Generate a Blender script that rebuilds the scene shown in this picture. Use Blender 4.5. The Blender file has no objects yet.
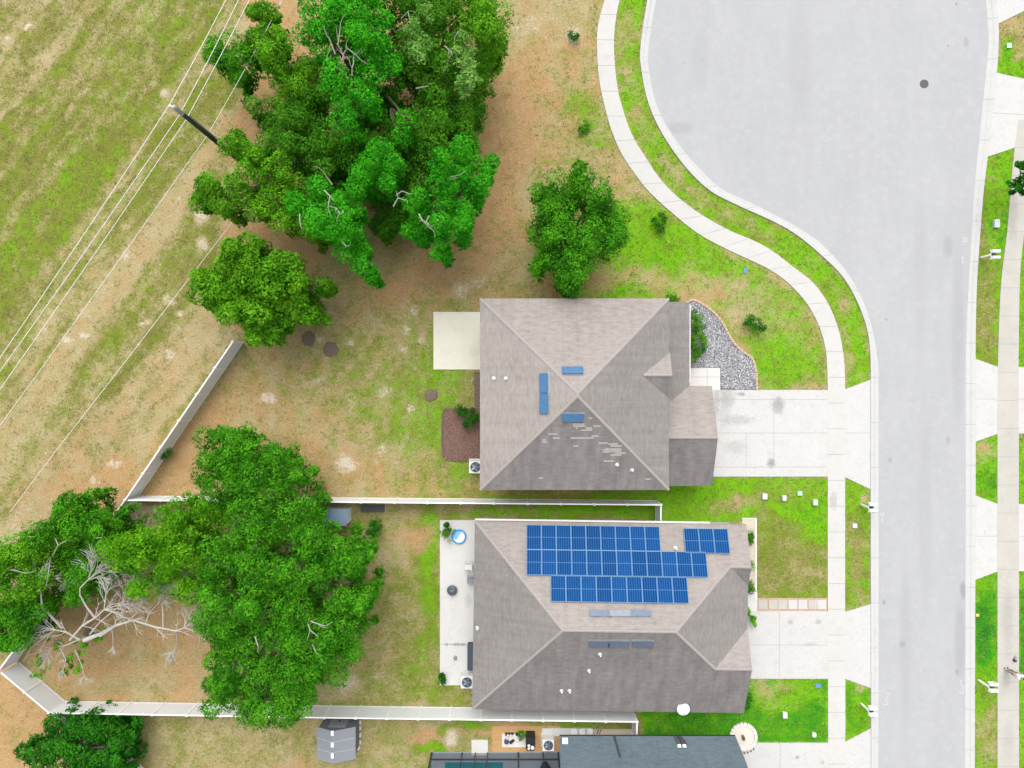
import bpy, bmesh, math, random
import numpy as np
from mathutils import Vector, Matrix, Quaternion
R = math.radians
rng = np.random.default_rng(7)
random.seed(7)
F, H = 683.0, 51.0            # focal length in pixels, camera height in metres
scene = bpy.context.scene
COL = scene.collection

def W(px, py, z=0.0):
    return Vector(((px - 512) / F * (H - z), (384 - py) / F * (H - z), z))

# ------------------------------------------------------------------ objects
class MB:
    def __init__(s):
        s.v = []; s.f = []; s.m = []; s.uv = []
    def face(s, pts, m=0, uv=None):
        b = len(s.v)
        s.v += [tuple(p) for p in pts]
        s.f.append(list(range(b, b + len(pts)))); s.m.append(m); s.uv.append(uv)
    def box(s, x0, x1, y0, y1, z0, z1, m=0, M=None):
        c = [Vector((x, y, z)) for z in (z0, z1) for y in (y0, y1) for x in (x0, x1)]
        if M is not None: c = [M @ p for p in c]
        b = len(s.v); s.v += [tuple(p) for p in c]
        for q in ((0,2,3,1),(4,5,7,6),(0,1,5,4),(2,6,7,3),(0,4,6,2),(1,3,7,5)):
            s.f.append([b + i for i in q]); s.m.append(m); s.uv.append(None)
    def prism(s, poly, z0, z1, m=0, ms=None, bottom=True):
        n = len(poly)
        a = sum(poly[i][0]*poly[(i+1)%n][1]-poly[(i+1)%n][0]*poly[i][1] for i in range(n))
        if a < 0: poly = poly[::-1]
        b = len(s.v)
        s.v += [(p[0], p[1], z0) for p in poly] + [(p[0], p[1], z1) for p in poly]
        s.f.append([b+n+i for i in range(n)]); s.m.append(m); s.uv.append(None)
        if bottom: s.f.append([b+n-1-i for i in range(n)]); s.m.append(m); s.uv.append(None)
        for i in range(n):
            j = (i+1) % n
            s.f.append([b+i, b+j, b+n+j, b+n+i]); s.m.append(m if ms is None else ms); s.uv.append(None)
    def tube(s, pts, rad, n=6, m=0, caps=True):
        pts = [Vector(p) for p in pts]
        if not hasattr(rad, '__len__'): rad = [rad]*len(pts)
        b = len(s.v); k = len(pts)
        for i, p in enumerate(pts):
            t = (pts[min(i+1,k-1)] - pts[max(i-1,0)])
            if t.length < 1e-9: t = Vector((0,0,1))
            t.normalize()
            u = t.cross(Vector((0,0,1)) if abs(t.z) < .95 else Vector((1,0,0))).normalized()
            w = t.cross(u)
            for j in range(n):
                a = 2*math.pi*j/n
                s.v.append(tuple(p + (u*math.cos(a) + w*math.sin(a))*rad[i]))
        for i in range(k-1):
            for j in range(n):
                q = (j+1) % n
                s.f.append([b+i*n+j, b+i*n+q, b+(i+1)*n+q, b+(i+1)*n+j]); s.m.append(m); s.uv.append(None)
        if caps:
            s.f.append([b+j for j in range(n)][::-1]); s.m.append(m); s.uv.append(None)
            s.f.append([b+(k-1)*n+j for j in range(n)]); s.m.append(m); s.uv.append(None)
    def lathe(s, prof, c, n=20, m=0, cap0=True, cap1=True):
        b = len(s.v); c = Vector(c); k = len(prof)
        for r, z in prof:
            for j in range(n):
                a = 2*math.pi*j/n
                s.v.append((c.x + r*math.cos(a), c.y + r*math.sin(a), c.z + z))
        for i in range(k-1):
            for j in range(n):
                q = (j+1) % n
                s.f.append([b+i*n+j, b+i*n+q, b+(i+1)*n+q, b+(i+1)*n+j]); s.m.append(m); s.uv.append(None)
        if cap0: s.f.append([b+j for j in range(n)][::-1]); s.m.append(m); s.uv.append(None)
        if cap1: s.f.append([b+(k-1)*n+j for j in range(n)]); s.m.append(m); s.uv.append(None)
    def build(s, name, mats, parent=None, smooth=False, loc=None):
        me = bpy.data.meshes.new(name)
        off = Vector((0,0,0)) if loc is None else Vector(loc)
        vv = [(x-off.x, y-off.y, z-off.z) for x, y, z in s.v]
        me.from_pydata(vv, [], s.f)
        if not isinstance(mats, (list, tuple)): mats = [mats]
        for m in mats: me.materials.append(m)
        me.polygons.foreach_set('material_index', s.m)
        if any(u is not None for u in s.uv):
            L = me.uv_layers.new(name='UVMap'); i = 0; data = []
            for f, u in zip(s.f, s.uv):
                for k in range(len(f)):
                    data += list(u[k]) if u is not None else [0.0, 0.0]
            L.data.foreach_set('uv', data)
        if smooth: me.polygons.foreach_set('use_smooth', [True]*len(me.polygons))
        me.update()
        o = bpy.data.objects.new(name, me); COL.objects.link(o)
        if loc is not None: o.location = off
        if parent is not None:
            o.parent = parent
            if loc is None: o.matrix_parent_inverse = Matrix.Translation(-Vector(parent.location)) if parent.rotation_euler[2] == 0 else parent.matrix_basis.inverted()
        return o

def tag(o, label=None, cat=None, group=None, kind=None):
    if label: o['label'] = label
    if cat: o['category'] = cat
    if group: o['group'] = group
    if kind: o['kind'] = kind
    return o
def thing(name, label, cat, loc, group=None):
    o = bpy.data.objects.new(name, None); COL.objects.link(o)
    o.location = loc; o.empty_display_size = .3
    return tag(o, label, cat, group)
def copy_tree(o, parent=None):
    c = o.copy(); COL.objects.link(c)
    if parent is not None: c.parent = parent
    for ch in list(o.children): copy_tree(ch, c)
    return c

# ------------------------------------------------------------------ materials
class NT:
    def __init__(s, name, rough=.8, spec=.3):
        s.mat = bpy.data.materials.new(name); s.mat.use_nodes = True
        s.t = s.mat.node_tree; s.b = s.t.nodes['Principled BSDF']
        s.b.inputs['Roughness'].default_value = rough
        s.b.inputs['Specular IOR Level'].default_value = spec
    def n(s, typ, **kw):
        nd = s.t.nodes.new(typ)
        for k, v in kw.items():
            if k[0] == 'i' and k[1:].isdigit(): s.put(nd.inputs[int(k[1:])], v)
            else: setattr(nd, k, v)
        return nd
    def put(s, sock, v):
        if hasattr(v, 'is_linked') or hasattr(v, 'links'): s.t.links.new(v, sock)
        else: sock.default_value = v
    def math(s, op, a, b=0.0, clamp=False):
        nd = s.n('ShaderNodeMath', operation=op, use_clamp=clamp); s.put(nd.inputs[0], a); s.put(nd.inputs[1], b)
        return nd.outputs[0]
    def step(s, v, lo, hi):
        nd = s.n('ShaderNodeMapRange', interpolation_type='SMOOTHSTEP'); s.put(nd.inputs[0], v)
        nd.inputs[1].default_value = lo; nd.inputs[2].default_value = hi
        return nd.outputs[0]
    def mapr(s, v, lo, hi, a, b):
        nd = s.n('ShaderNodeMapRange'); s.put(nd.inputs[0], v)
        for i, q in enumerate((lo, hi, a, b)): nd.inputs[i+1].default_value = q
        return nd.outputs[0]
    def mix(s, f, a, b, bt='MIX'):
        nd = s.n('ShaderNodeMix', data_type='RGBA', blend_type=bt)
        s.put(nd.inputs[0], f)
        for sock, v in ((nd.inputs[6], a), (nd.inputs[7], b)):
            if isinstance(v, (tuple, list)): v = (*v[:3], 1.0)
            s.put(sock, v)
        return nd.outputs[2]
    def noise(s, scale, vec=None, det=4, rough=.55):
        nd = s.n('ShaderNodeTexNoise'); nd.inputs['Scale'].default_value = scale
        nd.inputs['Detail'].default_value = det; nd.inputs['Roughness'].default_value = rough
        if vec is not None: s.t.links.new(vec, nd.inputs['Vector'])
        return nd.outputs['Fac']
    def pos(s):
        return s.n('ShaderNodeNewGeometry').outputs['Position']
    def obj(s): return s.n('ShaderNodeTexCoord').outputs['Object']
    def uv(s): return s.n('ShaderNodeTexCoord').outputs['UV']
    def mapping(s, vec, scale=(1,1,1), rot=(0,0,0), loc=(0,0,0), typ='POINT'):
        nd = s.n('ShaderNodeMapping', vector_type=typ); s.t.links.new(vec, nd.inputs[0])
        nd.inputs['Scale'].default_value = scale; nd.inputs['Rotation'].default_value = rot; nd.inputs['Location'].default_value = loc
        return nd.outputs[0]
    def col(s, c):
        s.put(s.b.inputs['Base Color'], (*c[:3], 1.0) if isinstance(c, (tuple, list)) else c); return s
    def bump(s, h, strength=.3, dist=.02):
        nd = s.n('ShaderNodeBump'); nd.inputs['Strength'].default_value = strength; nd.inputs['Distance'].default_value = dist
        s.t.links.new(h, nd.inputs['Height']); s.t.links.new(nd.outputs[0], s.b.inputs['Normal']); return s

def plain(name, c, rough=.6, metal=0, var=.12, scale=6, spec=.3):
    t = NT(name, rough, spec); t.b.inputs['Metallic'].default_value = metal
    f = t.noise(scale, t.obj())
    t.col(t.mix(f, tuple(x*(1-var) for x in c), tuple(min(1, x*(1+var)) for x in c)))
    return t.mat

def concrete(name, c, stains=(), var=.05):
    t = NT(name, .85, .2); p = t.pos()
    f = t.noise(.5, p, 5); g = t.noise(9, p, 4); h = t.noise(45, p, 3)
    k = t.mix(f, tuple(x*(1-var*1.5) for x in c), tuple(x*(1+var) for x in c))
    k = t.mix(t.mapr(g, .3, .7, 0, .3), k, tuple(x*.80 for x in c))
    k = t.mix(t.mapr(t.noise(1.3, t.mapping(p, loc=(4,8,0)), 6, .7), .52, .78, 0, .5), k, (c[0]*.74, c[1]*.73, c[2]*.69))
    k = t.mix(t.step(h, .68, .78), k, tuple(x*.7 for x in c))
    for (px, py, rx, ry, a) in stains:
        q = W(px, py); rx = rx/F*H; ry = ry/F*H
        m = t.mapping(p, loc=(-q.x/rx, -q.y/ry, 0), scale=(1/rx, 1/ry, 0))
        gr = t.n('ShaderNodeTexGradient', gradient_type='SPHERICAL'); t.t.links.new(m, gr.inputs[0])
        w = t.math('MULTIPLY', t.step(t.math('ADD', gr.outputs[1], t.math('MULTIPLY', t.math('SUBTRACT', g, .5), 1.1)), .12, .75), a)
        k = t.mix(w, k, (.10, .098, .095))
    t.col(k); t.bump(h, .15, .01)
    return t.mat

STAINS = [(778,405,10,14,.46),(771,463,7,7,.55),(727,398,14,18,.28),(738,420,26,8,.24),(735,447,18,11,.2),(716,400,5,30,.3),(741,394,7,3,.5),(790,622,5,4,.35),(818,622,5,4,.35),(810,644,12,3,.2),(830,505,10,10,.2),(797,757,3,3,.5),(822,762,4,3,.3),(700,374,12,8,.12),(724,412,10,30,.15)]
M_CONC = concrete('concrete_light', (.485,.478,.465), STAINS)
M_WALK = concrete('concrete_walk', (.485,.475,.455), [(1007,620,8,40,.14),(1008,740,8,20,.1),(1012,212,7,60,.16),(833,500,7,14,.25)])
M_WALK_E = concrete('concrete_walk_weathered', (.43,.41,.37), [(1007,620,9,60,.16),(1008,740,9,30,.12),(1012,212,8,50,.2),(1005,680,6,16,.2)], .12)
M_JOINT = plain('concrete_joint', (.30,.293,.28), .9)
M_PATIO = concrete('patio_slab_white', (.56,.55,.53), [(455,610,6,26,.04),(457,644,16,2.5,.3),(468,600,6,12,.18)])
M_PATIO2 = concrete('patio_cream', (.64,.62,.53), [(474,352,10,10,.10)], .03)
M_KERB = concrete('concrete_kerb', (.455,.455,.445), [])

def road_mat():
    t = NT('worn_asphalt', .9, .2); p = t.pos()
    s = t.noise(.12, p, 3); st = t.noise(1.0, t.mapping(p, scale=(.5, .09, 1)), 5, .7); m = t.noise(1.6, p, 5, .6); g = t.noise(40, p, 2)
    k = t.mix(s, (.35,.353,.36), (.385,.387,.392))
    k = t.mix(t.mapr(st, .4, .7, 0, .6), k, (.325,.327,.332))
    k = t.mix(t.mapr(m, .48, .72, 0, .6), k, (.41,.414,.424))
    k = t.mix(t.mapr(t.noise(.35, t.mapping(p, loc=(9,4,0)), 5, .65), .45, .7, 0, .55), k, (.335,.342,.358))
    k = t.mix(t.mapr(g, .35, .7, 0, .35), k, (.24,.245,.255))
    v = t.n('ShaderNodeTexVoronoi', feature='F1'); v.inputs['Scale'].default_value = .42; t.t.links.new(p, v.inputs['Vector'])
    sp = t.math('MULTIPLY', t.math('SUBTRACT', 1.0, t.step(v.outputs['Distance'], .02, .08)), t.step(m, .5, .6))
    k = t.mix(t.math('MULTIPLY', sp, .7), k, (.10,.10,.10))
    for (px, py, rx, ry, a) in [(680,128,22,9,.2),(948,246,8,16,.2),(960,640,9,60,.22),(963,590,5,14,.45),(800,60,18,80,.12),(958,340,10,140,.16),(905,640,9,120,.10),(925,500,10,160,.08),(902,644,5,5,.35),(884,602,3,4,.35),(966,42,4,8,.3),(890,460,3,4,.3),(948,440,3,6,.3),(957,672,3,5,.35),(920,280,12,120,.08),(700,60,14,40,.08)]:
        q = W(px, py); rx = rx/F*H; ry = ry/F*H
        mm = t.mapping(p, loc=(-q.x/rx, -q.y/ry, 0), scale=(1/rx, 1/ry, 0))
        gr = t.n('ShaderNodeTexGradient', gradient_type='SPHERICAL'); t.t.links.new(mm, gr.inputs[0])
        k = t.mix(t.math('MULTIPLY', t.step(t.math('ADD', gr.outputs[1], t.math('MULTIPLY', t.math('SUBTRACT', m, .5), .8)), .1, .7), a), k, (.14,.14,.14))
    t.col(k); t.bump(g, .25, .01)
    return t.mat
M_ROAD = road_mat()

def ground_mat():
    t = NT('lawn_and_dirt', .95, .1); p = t.pos()
    at = t.n('ShaderNodeAttribute', attribute_name='cover'); sp = t.n('ShaderNodeSeparateColor'); t.t.links.new(at.outputs['Color'], sp.inputs[0])
    gr, lu, br, sa = sp.outputs[0], sp.outputs[1], sp.outputs[2], at.outputs['Alpha']
    n1 = t.noise(1.1, p, 6, .68); n2 = t.noise(4.5, p, 4, .6); n3 = t.noise(.55, t.mapping(p, loc=(31,7,0)), 6, .65); n4 = t.noise(13, p, 3, .65)
    n5 = t.noise(2.4, t.mapping(p, loc=(11,57,0)), 5, .7)
    c = lambda n, a: t.math('MULTIPLY', t.math('SUBTRACT', n, .5), a)
    # bare / dry ground
    dry = t.mix(t.mapr(n3, .3, .7, 0, 1), (.30,.245,.105), (.385,.325,.195))
    brn = t.mix(t.mapr(n1, .3, .7, 0, 1), (.335,.205,.086), (.425,.282,.148))
    base = t.mix(t.step(t.math('ADD', br, c(n5, .9)), .25, .75), dry, brn)
    base = t.mix(t.mapr(n4, .35, .7, 0, .55), base, t.mix(.5, base, (.17,.11,.05)))
    base = t.mix(t.step(n2, .6, .76), base, (.45,.38,.26))
    # grass
    rmp = t.n('ShaderNodeValToRGB'); e = rmp.color_ramp.elements
    e[0].position = 0; e[0].color = (.175,.172,.038,1); e[1].position = 1; e[1].color = (.012,.145,.010,1)
    for q, cc in ((.25,(.158,.215,.020,1)),(.5,(.145,.365,.005,1)),(.75,(.042,.245,.006,1))):
        x = e.new(q); x.color = cc
    t.put(rmp.inputs[0], t.math('ADD', lu, t.math('ADD', c(n1, .55), c(n2, .35))))
    gcol = t.mix(t.mapr(n4, .3, .72, 0, .6), rmp.outputs[0], t.mix(.45, rmp.outputs[0], (.02,.06,.004)))
    gm = t.step(t.math('ADD', gr, t.math('ADD', t.math('ADD', t.math('ADD', c(n1, .6), c(n5, .8)), c(n2, .7)), c(n4, .9))), .18, .82)
    k = t.mix(gm, base, gcol)
    fl = t.math('MULTIPLY', t.step(t.noise(8.5, t.mapping(p, loc=(2,5,0)), 4, .8), .56, .70), t.math('SUBTRACT', .8, t.step(t.math('ADD', gr, c(n1, 1.2)), .55, 1.05)), True)
    k = t.mix(fl, k, (.44,.38,.24))
    sm = t.step(t.math('ADD', sa, t.math('ADD', t.math('ADD', c(n5, 1.0), c(n2, .8)), c(n4, .5))), .38, .84)
    k = t.mix(sm, k, t.mix(n2, (.40,.345,.27), (.54,.485,.41)))
    n6 = t.noise(7.5, t.mapping(p, loc=(3,9,0)), 4, .75)
    k = t.mix(1.0, k, t.n('ShaderNodeCombineColor', i0=t.mapr(n6,.28,.72,.72,1.28), i1=t.mapr(n6,.28,.72,.74,1.25), i2=t.mapr(n6,.28,.72,.76,1.2)).outputs[0], 'MULTIPLY')
    t.col(k)
    t.bump(t.math('ADD', n2, t.math('MULTIPLY', n4, .6)), .55, .07)
    return t.mat
M_GROUND = ground_mat()

def leaf_mat(name, c, c2, trans=.25):
    t = NT(name, .75, .08); g = t.n('ShaderNodeNewGeometry')
    f = t.math('ADD', t.math('MULTIPLY', g.outputs['Random Per Island'], .55), t.mapr(t.noise(.9, g.outputs['Position'], 2), .38, .62, -.12, .5), True)
    k = t.mix(f, c, c2); t.col(k)
    tr = t.n('ShaderNodeBsdfTranslucent'); t.t.links.new(k, tr.inputs[0])
    mx = t.n('ShaderNodeMixShader'); mx.inputs[0].default_value = trans
    t.t.links.new(t.b.outputs[0], mx.inputs[1]); t.t.links.new(tr.outputs[0], mx.inputs[2])
    t.t.links.new(mx.outputs[0], t.t.nodes['Material Output'].inputs[0])
    return t.mat
LEAF = {
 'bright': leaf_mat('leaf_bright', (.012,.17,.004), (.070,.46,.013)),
 'mid':    leaf_mat('leaf_mid', (.030,.15,.004), (.155,.42,.014)),
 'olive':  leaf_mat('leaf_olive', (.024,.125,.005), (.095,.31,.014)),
 'deep':   leaf_mat('leaf_deep', (.016,.12,.004), (.100,.38,.012)),
 'lime':   leaf_mat('leaf_lime', (.036,.17,.003), (.155,.43,.010)),
 'shrub':  leaf_mat('leaf_shrub', (.009,.09,.005), (.045,.25,.012)),
 'moss':   leaf_mat('leaf_moss', (.08,.26,.025), (.25,.46,.10)),
}
def bark_mat(name, a, b):
    t = NT(name, .9, .1); p = t.obj()
    t.col(t.mix(t.noise(5, t.mapping(p, scale=(1,1,.3)), 5), a, b)); t.bump(t.noise(22, t.mapping(p, scale=(1,1,.25)), 3), .5, .03)
    return t.mat
M_BARK = bark_mat('bark_brown', (.09,.07,.05), (.22,.18,.14))
M_PALE = bark_mat('bark_bleached', (.30,.28,.25), (.54,.515,.475))

M_PALE2 = bark_mat('bark_grey', (.22,.20,.17), (.46,.43,.39))

def shingle_mat(name, a, b, c, streak=.25, slope_shade=0.0):
    t = NT(name, .92, .12); u = t.uv(); p = t.pos()
    br = t.n('ShaderNodeTexBrick'); t.t.links.new(u, br.inputs['Vector'])
    br.offset = .37; br.inputs['Scale'].default_value = 1.0
    br.inputs['Brick Width'].default_value = .46; br.inputs['Row Height'].default_value = .15
    br.inputs['Mortar Size'].default_value = .012; br.inputs['Mortar Smooth'].default_value = .3
    for k, v in (('Color1', a), ('Color2', b), ('Mortar', tuple(x*.8 for x in a))): br.inputs[k].default_value = (*v, 1)
    wav = t.noise(1.0, t.mapping(u, scale=(1.1, 3.4, 1)), 5, .68)
    big = t.noise(.35, p, 4); fine = t.noise(16, u, 3); drip = t.noise(1.0, t.mapping(u, scale=(2.2, .12, 1)), 4)
    k = t.mix(t.mapr(wav, .38, .62, 0, .9), br.outputs[0], c)
    k = t.mix(t.mapr(t.noise(1.0, t.mapping(u, scale=(1.7, 5.0, 1), loc=(5,3,0)), 4, .6), .44, .64, 0, .55), k, tuple(x*.72 for x in a))
    k = t.mix(t.mapr(big, .35, .7, 0, .35), k, tuple(x*1.18 for x in b))
    k = t.mix(t.mapr(fine, .4, .72, 0, .4), k, tuple(x*.62 for x in a))
    k = t.mix(t.mapr(drip, .48, .75, 0, streak), k, tuple(x*.55 for x in a))
    if slope_shade: k = t.mix(t.mapr(t.noise(1.1, t.mapping(u, scale=(1.5, .5, 1)), 5, .65), .25, .62, .25*slope_shade, slope_shade), k, (.075,.072,.074))  # darkens a whole slope: painted shade, broken up into streaks
    t.col(k)
    t.bump(t.math('ADD', t.math('MULTIPLY', br.outputs[1], -1.0), t.math('MULTIPLY', fine, .5)), .35, .02)
    return t.mat
M_SH_BASE = shingle_mat('shingle_taupe', (.272,.243,.225), (.305,.275,.256), (.328,.293,.270))
M_SH_SHADED = shingle_mat('shingle_streaked_shaded', (.240,.221,.209), (.266,.247,.233), (.287,.264,.249), .4, .46)  # slopes turned from the sun: dark streaks plus shade painted into the colour
M_SH_HALFSHADE = shingle_mat('shingle_half_shaded', (.234,.217,.205), (.260,.242,.229), (.282,.262,.247), .35, .22)  # side slopes: same shingle with partial shade mixed into its colour
M_SH_SLATE = shingle_mat('shingle_slate_blue', (.085,.112,.128), (.102,.134,.15), (.094,.124,.14), .25)
M_CAP = plain('ridge_cap_shingle', (.295,.272,.258), .9, 0, .15, 8)
M_BARE = plain('shingle_pale_worn', (.335,.315,.30), .9, 0, .15, 5)
M_FASCIA = plain('fascia_white', (.62,.61,.59), .5)
M_FASCIA_B = plain('fascia_brown', (.20,.18,.165), .6)
M_STUCCO = plain('stucco_beige', (.50,.45,.38), .9, 0, .06, 3)
M_STUCCO2 = plain('stucco_grey', (.42,.41,.40), .9, 0, .06, 3)
M_TRIM = plain('trim_white', (.72,.72,.71), .45, 0, .04)
M_GLASS = plain('window_glass_dark', (.03,.04,.05), .08, 0, .1, 1, .6)
M_DOOR = plain('door_dark_wood', (.10,.055,.035), .5, 0, .2, 7)
M_GAR = plain('garage_door_white', (.66,.66,.65), .45, 0, .04)
M_METAL = plain('metal_grey', (.35,.36,.38), .4, .6, .1)
M_DARK = plain('metal_dark', (.035,.04,.045), .45, .2, .2)
M_BLACK = plain('plastic_black', (.015,.016,.018), .4, 0, .2)
M_VENTM = plain('vent_dull_silver', (.22,.235,.255), .6, 0, .3, 4)
M_VENTB = plain('vent_blue', (.045,.13,.25), .6, 0, .25, 4)
M_VENTG = plain('vent_slate', (.10,.125,.17), .4, .2, .3, 4)
M_VENTL = plain('vent_silver', (.34,.35,.37), .5, .2, .3, 4)
M_WHITE = plain('plastic_white', (.70,.70,.70), .4, 0, .04)
M_VENTW = plain('dish_pale_grey', (.50,.52,.55), .6)
M_GREYP = plain('plastic_grey', (.22,.235,.255), .55, 0, .08)
M_BLUEP = plain('plastic_blue', (.03,.27,.62), .4, 0, .15)
M_TEAL = plain('pool_water', (.01,.17,.20), .06, 0, .2, 2, .5)
M_DECK = concrete('pool_deck_grey', (.27,.31,.35), [])
M_SAND = plain('sand_fill', (.50,.44,.35), .95, 0, .25, 12)
M_DIRTO = plain('dirt_orange', (.45,.27,.12), .95, 0, .25, 5)
M_DIRTP = plain('dirt_pinkish', (.42,.29,.20), .95, 0, .25, 7)
M_STONE = plain('stone_white', (.62,.59,.55), .85, 0, .2, 9)
M_EDGE = plain('edging_terracotta', (.46,.33,.26), .85, 0, .2, 9)

def fence_mat():
    t = NT('vinyl_white', .5, .3); p = t.obj()
    f = t.noise(.8, p, 4); k = t.mix(t.mapr(f, .35, .7, 0, 1), (.68,.70,.725), (.73,.745,.765))
    w = t.n('ShaderNodeTexWave', wave_type='BANDS', bands_direction='X'); w.inputs['Scale'].default_value = 1.9; t.t.links.new(t.uv(), w.inputs[0])
    k = t.mix(t.math('MULTIPLY', t.step(w.outputs['Fac'], .93, 1.0), .35), k, (.36,.37,.39))
    t.col(k); return t.mat
M_FENCE = fence_mat()
M_RAIL = plain('vinyl_rail_white', (.80,.80,.80), .45, 0, .04)

def mulch_mat(name, a, b):
    t = NT(name, .95, .1); p = t.pos(); f = t.noise(11, p, 4, .7)
    t.col(t.mix(t.mapr(f, .3, .7, 0, 1), a, b)); t.bump(f, .8, .08); return t.mat
M_MULCH = mulch_mat('bark_mulch', (.10,.055,.045), (.25,.155,.13))
M_MULCHD = mulch_mat('old_mulch', (.10,.075,.055), (.22,.175,.14))

def gravel_mat():
    t = NT('river_gravel', .9, .2); p = t.pos()
    v = t.n('ShaderNodeTexVoronoi'); v.inputs['Scale'].default_value = 17; t.t.links.new(p, v.inputs['Vector'])
    s = t.n('ShaderNodeSeparateColor'); t.t.links.new(v.outputs['Color'], s.inputs[0])
    k = t.mix(s.outputs[0], (.22,.22,.235), (.52,.515,.52)); k = t.mix(t.step(v.outputs['Distance'], .25, .6), k, (.09,.09,.10))
    t.col(k); t.bump(t.math('SUBTRACT', 1.0, v.outputs['Distance']), .8, .05); return t.mat
M_GRAVEL = gravel_mat()
def pebble_mat():
    t = NT('pebble_grey', .85, .2); g = t.n('ShaderNodeNewGeometry')
    r = t.n('ShaderNodeValToRGB'); e = r.color_ramp.elements
    e[0].color = (.20,.20,.215,1); e[1].color = (.70,.69,.69,1); x = e.new(.6); x.color = (.40,.40,.42,1)
    t.put(r.inputs[0], g.outputs['Random Per Island']); t.col(r.outputs[0]); return t.mat
M_PEBBLE = pebble_mat()

def solar_mat():
    t = NT('solar_cells_blue', .5, .04); u = t.uv()
    sx = t.n('ShaderNodeSeparateXYZ'); t.t.links.new(u, sx.inputs[0])
    def lines(v, n, w):
        fr = t.math('FRACT', t.math('MULTIPLY', v, n)); d = t.math('ABSOLUTE', t.math('SUBTRACT', fr, .5))
        return t.step(d, .5-w, .5-w*.5)
    ln = t.math('MAXIMUM', lines(sx.outputs[0], 6, .16), t.math('MULTIPLY', lines(sx.outputs[1], 10, .06), .35))
    mid = t.math('SUBTRACT', 1.0, t.step(t.math('ABSOLUTE', t.math('SUBTRACT', sx.outputs[1], .5)), .008, .018))
    rnd = t.n('ShaderNodeObjectInfo').outputs['Random']
    k = t.mix(t.math('ADD', t.math('MULTIPLY', rnd, .5), t.math('MULTIPLY', t.noise(3, t.obj(), 4), .5)), (.001,.026,.110), (.004,.058,.200))
    k = t.mix(t.math('MULTIPLY', ln, .7), k, (.03,.13,.32)); k = t.mix(t.math('MULTIPLY', mid, .5), k, (.12,.24,.42))
    t.col(k); return t.mat
M_SOLAR = solar_mat()
M_ALU = plain('aluminium_frame', (.10,.20,.34), .5, .2, .05)

def screen_mat():
    t = NT('insect_screen', .8, .1); t.col((.02,.03,.035))
    tr = t.n('ShaderNodeBsdfTransparent'); mx = t.n('ShaderNodeMixShader'); mx.inputs[0].default_value = .35
    t.t.links.new(tr.outputs[0], mx.inputs[1]); t.t.links.new(t.b.outputs[0], mx.inputs[2])
    t.t.links.new(mx.outputs[0], t.t.nodes['Material Output'].inputs[0]); return t.mat
M_SCREEN = screen_mat()

# ------------------------------------------------------------------ curves helper
def smooth_line(pts, n):
    P = [Vector((*p, 0)) for p in pts]; out = []
    P = [P[0]*2 - P[1]] + P + [P[-1]*2 - P[-2]]
    for i in range(1, len(P)-2):
        for k in range(8):
            t = k/8; a, b, c, d = P[i-1:i+3]
            out.append(.5*((2*b) + (c-a)*t + (2*a-5*b+4*c-d)*t*t + (3*b-a-3*c+d)*t**3))
    out.append(P[-2])
    L = [0]
    for i in range(1, len(out)): L.append(L[-1] + (out[i]-out[i-1]).length)
    res = []; j = 0
    for k in range(n):
        s = L[-1]*k/(n-1)
        while j < len(L)-2 and L[j+1] < s: j += 1
        q = (s - L[j])/max(1e-9, L[j+1]-L[j])
        res.append(tuple((out[j]*(1-q) + out[j+1]*q)[:2]))
    return res
def w2(pts, z=0): return [tuple(W(x, y, z)[:2]) for x, y in pts]

# ------------------------------------------------------------------ the setting : layout (pixels of the plan at ground level)
KL_out = [(662,-60),(652,-20),(647,0),(640,48),(641,70),(647,100),(657,125),(672,150),(690,173),(711,192),(738,206),(768,219.5),(793,233),(818,253),(843,278),(860,309.5),(868,337),(870,365),(870,384),(870,430),(870,500),(870.2,600),(870.4,700),(870.5,800),(870.5,860)]
KL_in  = [(672,-60),(662,-20),(656,0),(648.5,48),(649,70),(655,100),(665,123),(680,146),(698,167),(720,188),(745,200),(768,211.5),(795,226),(820,243),(846,271),(863,301),(873,332),(878,364),(878.4,384),(878.5,430),(878.5,500),(878.5,600),(878.4,700),(878,800),(878,860)]
KR_in  = [(968,-60),(980,-20),(985.5,0),(988,32),(988,50),(983,100),(979,140),(974,192),(971,242),(968,292),(966,342),(965.5,384),(965.5,500),(965.3,600),(965,700),(964.8,800),(964.8,860)]
KR_out = [(978,-60),(990,-20),(995,0),(998,24),(997.5,57),(994,95),(988,150),(983,192),(979,242),(976,292),(975,342),(975,384),(975,500),(974.6,600),(974.3,700),(974,800),(974,860)]
SL_l = [(620,-60),(610,-20),(604.5,0),(598,25),(597,50),(599.5,82),(606,112),(612,132),(622,155),(637,177),(650,193),(672,213),(697,233),(724,248),(752,261),(770,270),(788,283),(805.5,302),(818,324),(825,347),(827,370),(827.5,400),(827.5,500),(827.5,600),(827.8,700),(828,800),(828,860)]
SL_r = [(636,-60),(625,-20),(619.5,0),(615,25),(614,52),(617,85),(622,107),(632,135),(647,160),(660,179),(674,194),(697,212),(727,229.5),(752,240),(772,251),(793,267),(813,283),(828,304),(838,329),(843,354),(844.5,375),(844.8,400),(844.8,500),(844.8,600),(845,700),(845,800),(845,860)]
SR_l = [(1018,120),(1014,150),(1010,192),(1007,229),(1003,262),(1000,292),(998,342),(997.4,384),(997,433),(997,504),(997,571),(997,700),(997,860)]
SR_r = [(1036,120),(1032,150),(1027,192),(1024,229),(1020.5,262),(1019,292),(1018.3,342),(1018,384),(1018.3,433),(1018.3,504),(1018.5,571),(1018.5,700),(1018.5,860)]
NK = 160
kl_o, kl_i = smooth_line(KL_out, NK), smooth_line(KL_in, NK)
kr_o, kr_i = smooth_line(KR_out, NK), smooth_line(KR_in, NK)
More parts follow.
